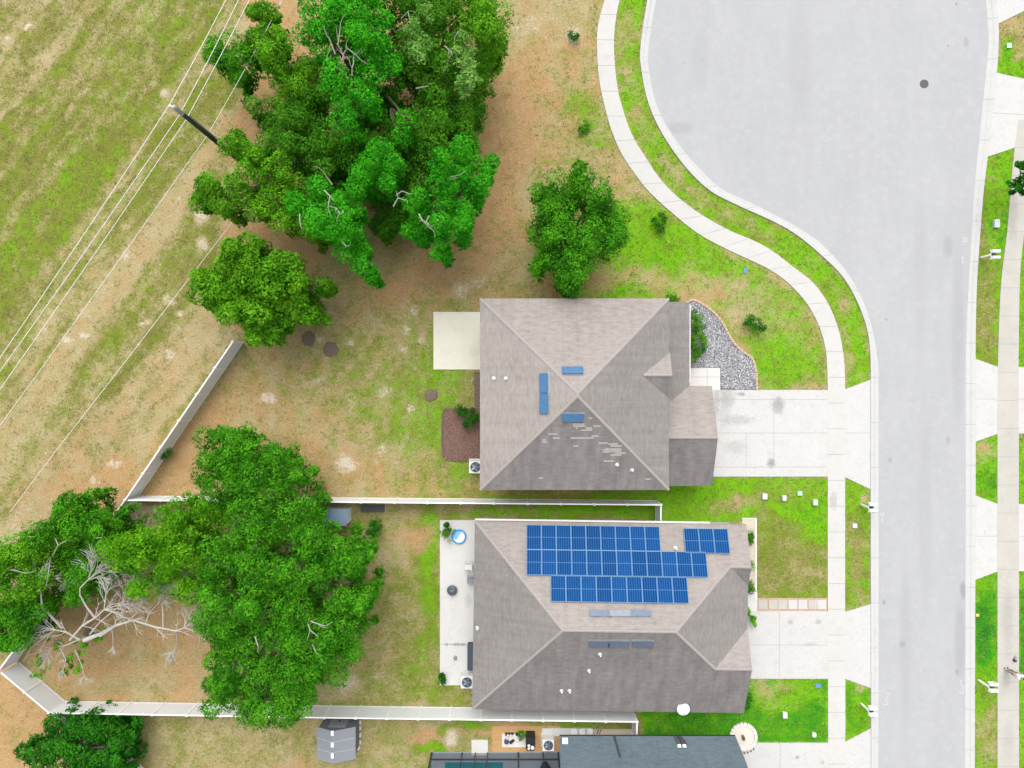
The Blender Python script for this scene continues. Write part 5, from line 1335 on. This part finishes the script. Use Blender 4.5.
# sheds
def shed_small():
    x0, x1 = W(320,0,1.8).x, W(346.5,0,1.8).x; y1, y0 = W(0,510,1.8).y, W(0,526,1.8).y
    r = thing('shed', 'small blue grey shed half hidden under the backyard tree', 'shed', ((x0+x1)/2,(y0+y1)/2,0), 'garden sheds')
    m = MB(); m.box(x0+.06,x1-.06,y0+.06,y1-.06,0,1.72); m.build('wall', plain('shed_wall_pale', (.56,.62,.64), .6), r)
    m = MB(); m.box(x0,x1,y0,y1,1.722,1.8); m.build('roof', plain('shed_roof_blue', (.15,.22,.30), .5), r)
    m = MB(); m.box(x0+.5,x1-.5,y0+.02,y0+.058,.05,1.6); d = m.build('door', M_GREYP, r)
    m = MB(); m.box(x1-.75,x1-.7,y0-.02,y0+.018,.8,1.0); m.build('handle', M_BLACK, d)
shed_small()
def shed_gable():
    ez, rz = 1.9, 2.5
    x0, x1 = W(317,0,ez).x, W(355.5,0,ez).x; xr = W(332.5,0,rz).x; y1, y0 = W(0,727,ez).y, W(0,759,ez).y
    r = thing('shed', 'grey plastic garden shed with gable roof below the white fence', 'shed', ((x0+x1)/2,(y0+y1)/2,0), 'garden sheds')
    m = MB(); o = .1
    m.prism([(x0+o,y0+o),(x1-o,y0+o),(x1-o,y1-o),(x0+o,y1-o)], 0, ez-.02)
    for yy in (y0+o,y1-o): m.face([(x0+o,yy,ez-.02),(x1-o,yy,ez-.02),(xr,yy,rz-.05)])
    m.build('wall', plain('shed_wall_grey', (.13,.135,.145), .6), r)
    sm = plain('shed_roof_grey', (.215,.23,.25), .5, 0, .08); n = 3
    m = MB()
    for i in range(n):
        a = y1 + (y0-y1)*i/n; b = y1 + (y0-y1)*(i+1)/n
        for xx in (x0, x1):
            m.face([(xx,a,ez),(xr,a,rz),(xr,b,rz),(xx,b,ez)]); m.face([(xx,a,ez-.06),(xx,a,ez),(xx,b,ez),(xx,b,ez-.06)])
            if i: 
                q = .035; m.face([(xx,a+q,ez+.02),(xr,a+q,rz+.02),(xr,a-q,rz+.02),(xx,a-q,ez+.02)], 1)
    for yy in (y0,y1): m.face([(x0,yy,ez),(xr,yy,rz),(x1,yy,ez),(x1,yy,ez-.06),(xr,yy,rz-.06),(x0,yy,ez-.06)])
    rf = m.build('roof', [sm, M_VENTL], r)
    for py in (733,744.5,755.5):
        y = W(0,py,rz).y; m = MB(); m.box(xr-.10,xr+.10,y-.17,y+.17,rz-.03,rz+.07); m.build('skylight_cap', M_TRIM, rf)
    m = MB(); m.box(x0+.75,x1-.75,y1-o+.003,y1-o+.04,.05,1.75); d = m.build('door', M_GREYP, r)
    m = MB(); m.box((x0+x1)/2-.03,(x0+x1)/2+.03,y1-o+.04,y1-o+.08,.8,1.05); m.build('handle', M_BLACK, d)
shed_gable()
for i, (py, s) in enumerate(((723,.24),(729,.22),(736,.24),(743,.27),(748.5,.2))):
    m = MB(); p = W(358-(i>2)*.8, py, .2); p.z = 0; rd = random.Random(i)
    m.lathe([(s*.9,0),(s,.10),(s*.75,.19),(s*.3,.22)], p, 9)
    tag(m.build('white_stone', M_STONE), f"white stone, {['topmost','second from top','middle','second from bottom','bottom'][i]} in the row beside the gable shed", 'stone', 'white stones beside the shed')

# things by the slate-roofed house
def slab_thing(name, x0, x1, y0, y1, z, mat, label, cat, grp=None):
    m = MB(); a, b = W(x0, y1), W(x1, y0); m.box(a.x,b.x,a.y,b.y,-.02,z-.03); m.box(a.x+.01,b.x-.01,a.y+.01,b.y-.01,z-.03,z)
    return tag(m.build(name, mat), label, cat, grp)
slab_thing('concrete_pad', 471.5, 488, 739.5, 755, .08, M_PATIO, 'white square concrete pad at the screen enclosure edge', 'concrete pad')
slab_thing('dirt_patch', 492, 560, 726, 752, .012, M_DIRTO, 'orange bare dirt strip beside the pool equipment', 'dirt')
slab_thing('equipment_pad', 502, 531, 733.5, 747, .05, M_STONE, 'pale pad under the pool equipment left of the bin', 'concrete pad')
def equipment():
    c = W(512,741); r = thing('pool_equipment', 'low white pool pump pipes on the pale pad left of the bin', 'pool pump', c)
    m = MB(); m.tube([W(507,742,.25), W(507,735,.25), W(515,735,.25)], .06, 8); m.tube([W(517,741,.25), W(521,737,.25), W(521,734,.25)], .06, 8); m.build('pipe', M_WHITE, r)
    m = MB(); m.lathe([(.16,.05),(.18,.3),(.1,.42)], W(506.5,740), 14); m.build('filter', plain('plastic_navy', (.05,.06,.16), .4), r)
    m = MB(); m.tube([W(510,743,.2), W(514,740,.22)], [.11,.09], 10); m.build('pump', M_BLACK, r)
    m = MB(); 
    for x in (506,509,512,516.5,519): m.box(W(x,734).x-.06, W(x,734).x+.1, W(0,733).y-.06, W(0,733).y+.06, .05, .3)
    m.build('valve', M_BLACK, r)
equipment()
shrub('small light green plant between the pool pump and the bin', [(523.5,737,4)], .6, 'mid', seed=61, name='plant', cat='plant')
def bin_():
    c = W(530.5,743.5,.9); c.z = 0; r = thing('rubbish_bin', 'black bin filled with white bags beside the pool pump', 'bin', c)
    m = MB(); m.prism([(c.x-.28,c.y-.5),(c.x+.28,c.y-.5),(c.x+.34,c.y-.3),(c.x+.34,c.y+.5),(c.x-.34,c.y+.5),(c.x-.34,c.y-.3)], .03, .95); m.build('body', M_BLACK, r)
    m = MB(); m.prism([(c.x-.35,c.y),(c.x+.35,c.y),(c.x+.35,c.y+.52),(c.x-.35,c.y+.52)], .953, 1.02); m.build('lid', M_BLACK, r)
    m = MB()
    for dx, dy, s in ((-.12,-.12,.11),(.14,-.28,.15),(-.13,-.34,.10)): m.lathe([(s,.93),(s*.9,1.02),(s*.3,1.08)], (c.x+dx,c.y+dy,0), 9)
    m.build('bag', M_WHITE, r)
bin_()
slab_thing('concrete_strip', 542, 592, 727.8, 736, .07, M_PATIO, 'long white concrete strip along the eave of the slate roof', 'concrete pad')
slab_thing('concrete_strip', 593, 632, 729, 736, .06, M_SAND, 'short beige pad at the fence end of the concrete strip', 'concrete pad')
for i, (x, w) in enumerate(((574,6),(582,5),(590,5))):
    m = MB(); p = W(x, 731, .2); m.box(p.x-w/F*H/2,p.x+w/F*H/2,p.y-.2,p.y+.17,.072,.24); m.box(p.x-w/F*H/2-.02,p.x+w/F*H/2+.02,p.y-.22,p.y+.19,.24,.28)
    tag(m.build('utility_box', M_WHITE), f"white utility box, {['left','middle','right'][i]} of three on the concrete strip by the slate roof", 'utility box', 'white boxes on the strip')
m = MB(); 
for x in (598,600.5): m.tube([W(x-1,734,.08), W(x+.5,729.5,.12)], .03, 5)
tag(m.build('pipe_pair', M_BLACK), 'two short black pipes lying on the beige pad', 'pipe')
# screen enclosure and pool
def enclosure():
    r = thing('screen_enclosure', 'dark framed screen enclosure over a pool at the bottom of the photo', 'screen enclosure', W(495,790))
    x0, x1, y1 = W(432,0).x, W(558,0).x, W(0,752.5).y; y0 = y1-7; h = 2.7
    xs = [x0 + (x1-x0)*t for t in (0,.24,.345,.44,.685,.88,1)]
    for x in xs:
        for yy in (y1, y0):
            m = MB(); w = .06 if x in (xs[0], xs[4], xs[-1]) else .035; m.box(x-w,x+w,yy-.05,yy+.05,.05,h-.052); m.build('post', M_DARK, r)
        m = MB(); m.box(x-.04,x+.04,y0+.06,y1-.06,h-.05,h+.05); m.build('roof_beam', M_DARK, r)
    for z in (.95, h):
        for yy in (y1, y0): m = MB(); m.box(x0-.07,x1+.07,yy-.045,yy+.045,z-.04,z+.045); m.build('rail', M_DARK, r)
    m = MB(); m.face([(x0,y1+.004,.06),(x1,y1+.004,.06),(x1,y1+.004,h),(x0,y1+.004,h)]); m.face([(x0,y0,.06),(x0,y1,.06),(x0,y1,h),(x0,y0,h)]); m.face([(x0,y0,h+.06),(x1,y0,h+.06),(x1,y1,h+.06),(x0,y1,h+.06)]); m.build('screen', M_SCREEN, r)
    m = MB(); a, b = W(445,0).x, W(503,0).x; m.prism([(a,y0+1.2),(b,y0+1.2),(b,W(0,762).y),(a,W(0,762).y)], .02, .062)
    o = m.build('pool_water', M_TEAL); tag(o, kind='structure')
    c = W(520,760); t = thing('patio_table', 'dark round table inside the screen enclosure', 'table', W(545,764))
    p = W(545,764); m = MB(); m.lathe([(.42,.70),(.42,.74)], p, 18); m.build('table_top', M_BLACK, t); m = MB(); m.lathe([(.25,.05),(.06,.12),(.05,.695)], p, 12); m.build('pedestal', M_BLACK, t)
enclosure()
# satellite dish
def dish():
    c = W(683.5,709.5,3.2); r = thing('satellite_dish', 'white oval satellite dish at the roof edge over the south lawn', 'satellite dish', c)
    ax = Vector((-.25,.62,.75)).normalized(); q = ax.to_track_quat('Z','Y').to_matrix().to_4x4(); M = Matrix.Translation(c) @ q; m = MB(); n = 24
    rings = [(.02,0),(.2,.02),(.36,.065),(.42,.09)]
    for rr, z in rings:
        for j in range(n): a = 6.2832*j/n; m.v.append(tuple(M @ Vector((rr*math.cos(a)*1.08, rr*math.sin(a)*.95, z))))
    for i in range(3):
        for j in range(n): k=(j+1)%n; m.f.append([i*n+j,i*n+k,(i+1)*n+k,(i+1)*n+j]); m.m.append(0); m.uv.append(None)
    m.f.append([j for j in range(n)][::-1]); m.m.append(0); m.uv.append(None)
    m.build('dish', M_VENTW, r)
    m = MB(); e = M @ Vector((.05,.28,.55)); m.tube([M @ Vector((0,.40,.08)), e], .022, 6); m.build('feed_arm', M_WHITE, r)
    m = MB(); m.tube([e, e - (e - c).normalized()*.13], [.055,.045], 10); m.build('feed_horn', M_FASCIA, r)
    m = MB(); m.tube([M @ Vector((0,0,-.02)), c+Vector((0,.05,-.3)), c+Vector((0,.45,-.42))], .03, 6); m.build('mast', M_METAL, r)
dish()
# ------------------------------------------------------------------ street things
def mailbox(px, py, label, rot):
    p = W(px, py); r = thing('mailbox', label, 'mailbox', p, 'twin mailboxes along the kerbs'); M = Matrix.Translation(p) @ Matrix.Rotation(rot,4,'Z')
    m = MB(); m.box(-.058,.058,-.058,.058,0,1.12,0,M); m.build('post', M_RAIL, r)
    m = MB(); m.box(-.05,.40,-.36,-.27,1.06,1.10,0,M); m.box(-.05,.40,.27,.36,1.06,1.10,0,M); m.box(-.04,.04,-.36,.36,1.125,1.16,0,M); m.build('crossarm', M_WHITE, r)
    for s in (-1,1):
        m = MB(); n = 8; prof = [(.10,0),(.10,.16)] + [(.10*math.cos(a), .16+.10*math.sin(a)) for a in np.linspace(.3,2.84,7)] + [(-.10,.16),(-.10,0)]
        k = len(prof); x0, x1 = -.05, .50; b = len(m.v)
        for x in (x0,x1):
            for yy, zz in prof: m.v.append(tuple(M @ Vector((x, s*.23+yy*1.1, 1.165+zz))))
        for j in range(k): q=(j+1)%k; m.f.append([j,q,k+q,k+j]); m.m.append(0); m.uv.append(None)
        m.f.append(list(range(k))[::-1]); m.m.append(0); m.uv.append(None); m.f.append([k+j for j in range(k)]); m.m.append(0); m.uv.append(None)
        bx = m.build('box', M_RAIL, r)
        f = MB(); f.box(.12,.30,s*.37-.008,s*.37+.008,1.30,1.36,0,M); f.build('flag', M_VENTG, bx)
    m = MB(); m.box(.0,.30,-.085,.085,1.162,1.20,0,M); m.build('bracket', M_DARK, r)
mailbox(980.5, 257.5, 'white twin mailbox on the far verge below the utility box', 0)
mailbox(978.5, 680, 'white twin mailbox at the far kerb near the walking person', 0)
mailbox(861, 703.5, 'white twin mailbox on the near verge beside the lower lawn strip', 0)
mailbox(861, 504.5, 'white twin mailbox on the near verge below the upper driveway', 0)
def ubox(label, px, py, w, d, h, mat, lid=True):
    p = W(px, py); r = thing('utility_box', label, 'utility box', p, 'utility covers in the grass'); m = MB(); m.box(p.x-w/2,p.x+w/2,p.y-d/2,p.y+d/2,-.02,h-.03); m.build('body', mat, r)
    m = MB(); m.box(p.x-w/2-.015,p.x+w/2+.015,p.y-d/2-.015,p.y+d/2+.015,h-.029,h); m.build('lid', mat, r)
M_MINT = plain('plastic_mint', (.40,.62,.50), .5); M_BLUEL = plain('plastic_blue_lid', (.10,.22,.42), .5)
ubox('grey rectangular utility box above the far mailbox', 995, 224, .36, .58, .25, plain('steel_pale', (.46,.50,.54), .5))
ubox('pale mint utility cover in the top right verge', 1008.5, 46, .32, .32, .1, M_MINT)
ubox('white utility cover, leftmost in the upper front lawn', 764, 496, .32, .40, .22, M_VENTW)
ubox('white utility post with dark side, second in the upper front lawn', 783, 497.5, .26, .36, .3, M_VENTW)
ubox('white utility cover with green side, third in the upper front lawn', 799, 493, .30, .28, .2, M_MINT)
ubox('white utility cover near the sidewalk in the upper front lawn', 814.3, 502, .30, .40, .24, M_VENTW)
ubox('pale round looking cover in the verge below the near mailbox', 854.5, 525.5, .30, .30, .08, M_VENTW)
ubox('blue square cover in the lower lawn by the driveway', 818, 685.5, .40, .28, .05, M_BLUEL)
ubox('white utility cover at the middle of the lower lawn', 784, 714, .28, .38, .25, M_WHITE)
ubox('white utility cover near the lower driveway edge', 813.3, 734, .24, .26, .2, M_WHITE)
ubox('tiny yellow marker on the far verge', 977, 615, .22, .16, .06, plain('plastic_yellow', (.60,.52,.14), .6))
ubox('blue square cover in the lawn by the curved sidewalk', 745, 270.5, .22, .36, .05, M_BLUEL)
m = MB(); c = W(688.5,307); m.lathe([(.16,.0),(.17,.10),(.10,.10),(.09,.02)], c, 16, 0, False, False); m.lathe([(.09,.05)]*1+[(.02,.06)], c, 12, 1); tag(m.build('drain_cap', [M_WHITE, M_DARK]), 'white ringed drain cap at the top of the gravel bed', 'drain')
m = MB(); c = W(924,84); m.lathe([(.33,0),(.33,.022),(.30,.024),(.30,.020),(.05,.021)], c, 28); 
for k in range(-3,4): m.box(c.x-math.sqrt(max(.01,.25**2-(k*.07)**2)), c.x+math.sqrt(max(.01,.25**2-(k*.07)**2)), c.y+k*.07-.012, c.y+k*.07+.012, .0215, .026)
tag(m.build('manhole_cover', plain('cast_iron', (.095,.095,.10), .6, .3, .2)), 'round dark manhole cover set in the cul de sac paving', 'manhole cover')
# faint white utility paint marks on the asphalt
M_PAINT = plain('road_paint_white', (.45,.455,.46), .8)
def paint(px, py, strokes):
    m = MB()
    for (x0,y0,x1,y1) in strokes:
        a, b = W(px+x0, py+y0), W(px+x1, py+y1); d = (b-a).normalized(); s = Vector((-d.y,d.x,0))*.03
        m.face([(*(a-s)[:2],.0205),(*(b-s)[:2],.0205),(*(b+s)[:2],.0205),(*(a+s)[:2],.0205)])
    o = m.build('road_marking', M_PAINT); tag(o, kind='structure')
    bm = bmesh.new(); bm.from_mesh(o.data)
    for f in bm.faces:
        f.normal_update()
        if f.normal.z < 0: f.normal_flip()
    bm.to_mesh(o.data); bm.free()
paint(965,240,[(-2,-2,2,-2.5),(2,-2.5,2,2),(2,2,-2,1.6),(-2,1.6,-2,-2),(-1,0,1,0)])
paint(963,259,[(-1,-3,-1,4),(-1,-3,1,-1),(-1,4,1,3)])
paint(882,514,[(-1.5,-1,1.5,-1),(1.5,-1,1.5,1.4),(-1.5,1.4,-1.5,-1),(-1.5,1.4,1.5,1.4),(0,3,0,8)])
paint(884,702,[(-2,2,4,2.5),(4,2.5,2,-2),(2,-2,3,-6),(2,-9,6,-8)])
paint(961,686,[(-2,-6,2,-6),(0,-6,0,0),(2,-1,2,4),(-2,6,1,8),(1,8,2,5)])
# cast: bag near the person
def bag():
    c = W(1013.5,659.5); r = thing('bag', 'small black and grey bag lying on the right sidewalk', 'bag', c)
    m = MB(); m.lathe([(.10,.055),(.13,.12),(.11,.22),(.04,.25)], c, 10); m.build('body', M_BLACK, r)
    m = MB(); e = W(1015,655.5); m.tube([c+Vector((0,0,.2)), c.lerp(e,.5)+Vector((0,0,.14)), e+Vector((0,0,.08))], [.07,.09,.06], 8); m.build('flap', M_GREYP, r)
bag()

# ------------------------------------------------------------------ person
def skin_mesh(nodes, edges, subd=2):
    me = bpy.data.meshes.new('sk'); me.from_pydata([n[:3] for n in nodes], edges, [])
    o = bpy.data.objects.new('sk', me); COL.objects.link(o)
    md = o.modifiers.new('s', 'SKIN'); 
    if not me.skin_vertices: 
        bm = bmesh.new(); bm.from_mesh(me); bm.verts.layers.skin.verify(); bm.to_mesh(me); bm.free()
    for i, n in enumerate(nodes):
        sv = me.skin_vertices[0].data[i]; sv.radius = (n[3], n[4] if len(n) > 4 else n[3]); sv.use_root = (i == 0)
    sb = o.modifiers.new('b', 'SUBSURF'); sb.levels = sb.render_levels = subd
    dg = bpy.context.evaluated_depsgraph_get(); dg.update()
    out = bpy.data.meshes.new_from_object(o.evaluated_get(dg))
    bpy.data.objects.remove(o)
    out.polygons.foreach_set('use_smooth', [True]*len(out.polygons))
    return out
def person():
    foot = W(1006.5,669); foot.z = .055
    r = thing('person', 'person in a white lavender shirt and grey trousers standing on the sidewalk', 'person', foot); r.rotation_euler = (0,0,R(35))
    skin = plain('skin', (.50,.32,.23), .55, 0, .05); hair = plain('hair_dark', (.03,.02,.015), .6); shirt = plain('shirt_lavender', (.62,.60,.76), .8, 0, .05); trou = plain('trousers_grey', (.20,.19,.175), .85, 0, .1)
    def add(me, name, mat, parent):
        me.name = name; me.materials.clear(); me.materials.append(mat); o = bpy.data.objects.new(name, me); COL.objects.link(o); o.parent = parent; return o
    # faces +y ; body skeleton, arms bent forward
    B = [(0,0,.93,.13,.10),(0,0,1.12,.125,.095),(0,.0,1.32,.15,.10),(0,-.01,1.44,.07,.065),(0,.0,1.52,.05,.055),(0,.02,1.60,.075,.088),(0,.015,1.69,.072,.09),
         (.09,0,.86,.09),(.10,.03,.48,.058),(.10,-.05,.10,.04),(-.09,0,.86,.09),(-.11,.06,.48,.058),(-.12,.06,.10,.04),
         (.19,-.01,1.38,.055),(.25,.0,1.10,.04),(.17,.24,1.12,.03),(-.19,-.01,1.38,.055),(-.25,.0,1.10,.04),(-.17,.24,1.12,.03),(.10,.10,.035,.042,.03),(-.12,.21,.035,.042,.03),
         (.155,.31,1.13,.034,.018),(-.155,.31,1.13,.034,.018)]
    E = [(0,1),(1,2),(2,3),(3,4),(4,5),(5,6),(0,7),(7,8),(8,9),(9,19),(0,10),(10,11),(11,12),(12,20),(2,13),(13,14),(14,15),(15,21),(2,16),(16,17),(17,18),(18,22)]
    n0 = len(B)
    for s, base in ((1,21),(-1,22)):
        x = s*.155
        for k, (dx, L) in enumerate(((-.030,.065),(-.010,.078),(.010,.074),(.028,.058))):
            i = len(B); B += [(x+dx,.345,1.132,.010),(x+dx,.345+L*.5,1.135,.009),(x+dx,.345+L,1.118,.008)]; E += [(base,i),(i,i+1),(i+1,i+2)]
        i = len(B); B += [(x-s*.045,.315,1.137,.011),(x-s*.058,.35,1.145,.009)]; E += [(base,i),(i,i+1)]
    body = skin_mesh(B, E, 2)
    bm = bmesh.new(); bm.from_mesh(body)
    for c, s in (((0,.105,1.635),.016),((.075,.02,1.64),.022),((-.075,.02,1.64),.022)):        # nose, ears
        bmesh.ops.create_uvsphere(bm, u_segments=8, v_segments=6, radius=s, matrix=Matrix.Translation(c))
    bm.to_mesh(body); bm.free(); add(body, 'body', skin, r)
    S = [(0,0,.92,.150,.118),(0,0,1.12,.142,.112),(0,0,1.32,.168,.118),(0,-.01,1.43,.085,.08),(.19,-.01,1.385,.072),(.232,0,1.19,.062),(-.19,-.01,1.385,.072),(-.232,0,1.19,.062)]
    add(skin_mesh(S, [(0,1),(1,2),(2,3),(2,4),(4,5),(2,6),(6,7)], 2), 'shirt', shirt, r)
    Tn = [(0,0,.95,.142,.112),(.09,0,.85,.104),(.10,.03,.48,.078),(.10,-.05,.10,.062),(-.09,0,.85,.104),(-.11,.06,.48,.078),(-.12,.06,.10,.062)]
    add(skin_mesh(Tn, [(0,1),(1,2),(2,3),(0,4),(4,5),(5,6)], 2), 'trousers', trou, r)
    add(skin_mesh([(0,-.02,1.66,.085,.10),(0,.0,1.73,.078,.095),(0,.02,1.76,.05,.06)], [(0,1),(1,2)], 2), 'hair', hair, r)
    for s, y in ((.10,-.05),(-.12,.06)):
        add(skin_mesh([(s,y-.03,.05,.05,.05),(s,y+.10,.045,.05,.042),(s,y+.19,.035,.04,.03)], [(0,1),(1,2)], 1), 'shoe', M_BLACK, r)
    m = MB()
    for s in (-1,1): m.lathe([(.012,-.006),(.012,.006)], (s*.03,.108,1.665), 8)
    e = m.build('eyes', M_BLACK); e.parent = r
    m = MB(); m.box(-.022,.022,.103,.108,1.592,1.598); e = m.build('mouth', plain('lips', (.35,.12,.10), .5)); e.parent = r
person()

# ------------------------------------------------------------------ light, sky, camera
EL, AZ = 58.0, -4.0          # high soft sun from the top of the picture
sd = Vector((math.sin(R(AZ))*math.cos(R(EL)), math.cos(R(AZ))*math.cos(R(EL)), math.sin(R(EL))))
sun = bpy.data.lights.new('sun', 'SUN'); sun.energy = 1.15; sun.angle = R(58); sun.color = (1.0, .965, .91)
so = bpy.data.objects.new('sun', sun); COL.objects.link(so); so.rotation_euler = (-sd).to_track_quat('-Z', 'Y').to_euler(); so.location = (0, 0, 80)
w = bpy.data.worlds.new('World'); scene.world = w; w.use_nodes = True
nt = w.node_tree; bg = nt.nodes['Background']; sky = nt.nodes.new('ShaderNodeTexSky'); sky.sky_type = 'NISHITA'; sky.sun_disc = False
sky.sun_elevation = R(EL); sky.sun_rotation = R(AZ); sky.dust_density = 3.0; sky.air_density = 1.0; sky.ozone_density = 1.0
hs = nt.nodes.new('ShaderNodeHueSaturation'); hs.inputs['Saturation'].default_value = .18
nt.links.new(sky.outputs[0], hs.inputs['Color']); nt.links.new(hs.outputs[0], bg.inputs[0]); bg.inputs[1].default_value = .150
cam = bpy.data.cameras.new('camera'); cam.sensor_width = 36; cam.lens = F*36/1024; cam.clip_end = 2000; cam.clip_start = .5
co = bpy.data.objects.new('camera', cam); COL.objects.link(co); co.location = (0,0,H); scene.camera = co
vs = scene.view_settings; vs.view_transform = 'Standard'; vs.look = 'None'; vs.gamma = 1.0; vs.exposure = 0.90; vs.use_curve_mapping = False
scene.cycles.max_bounces = 6; scene.cycles.diffuse_bounces = 3; scene.cycles.transparent_max_bounces = 8
scene.cycles.use_denoising = True
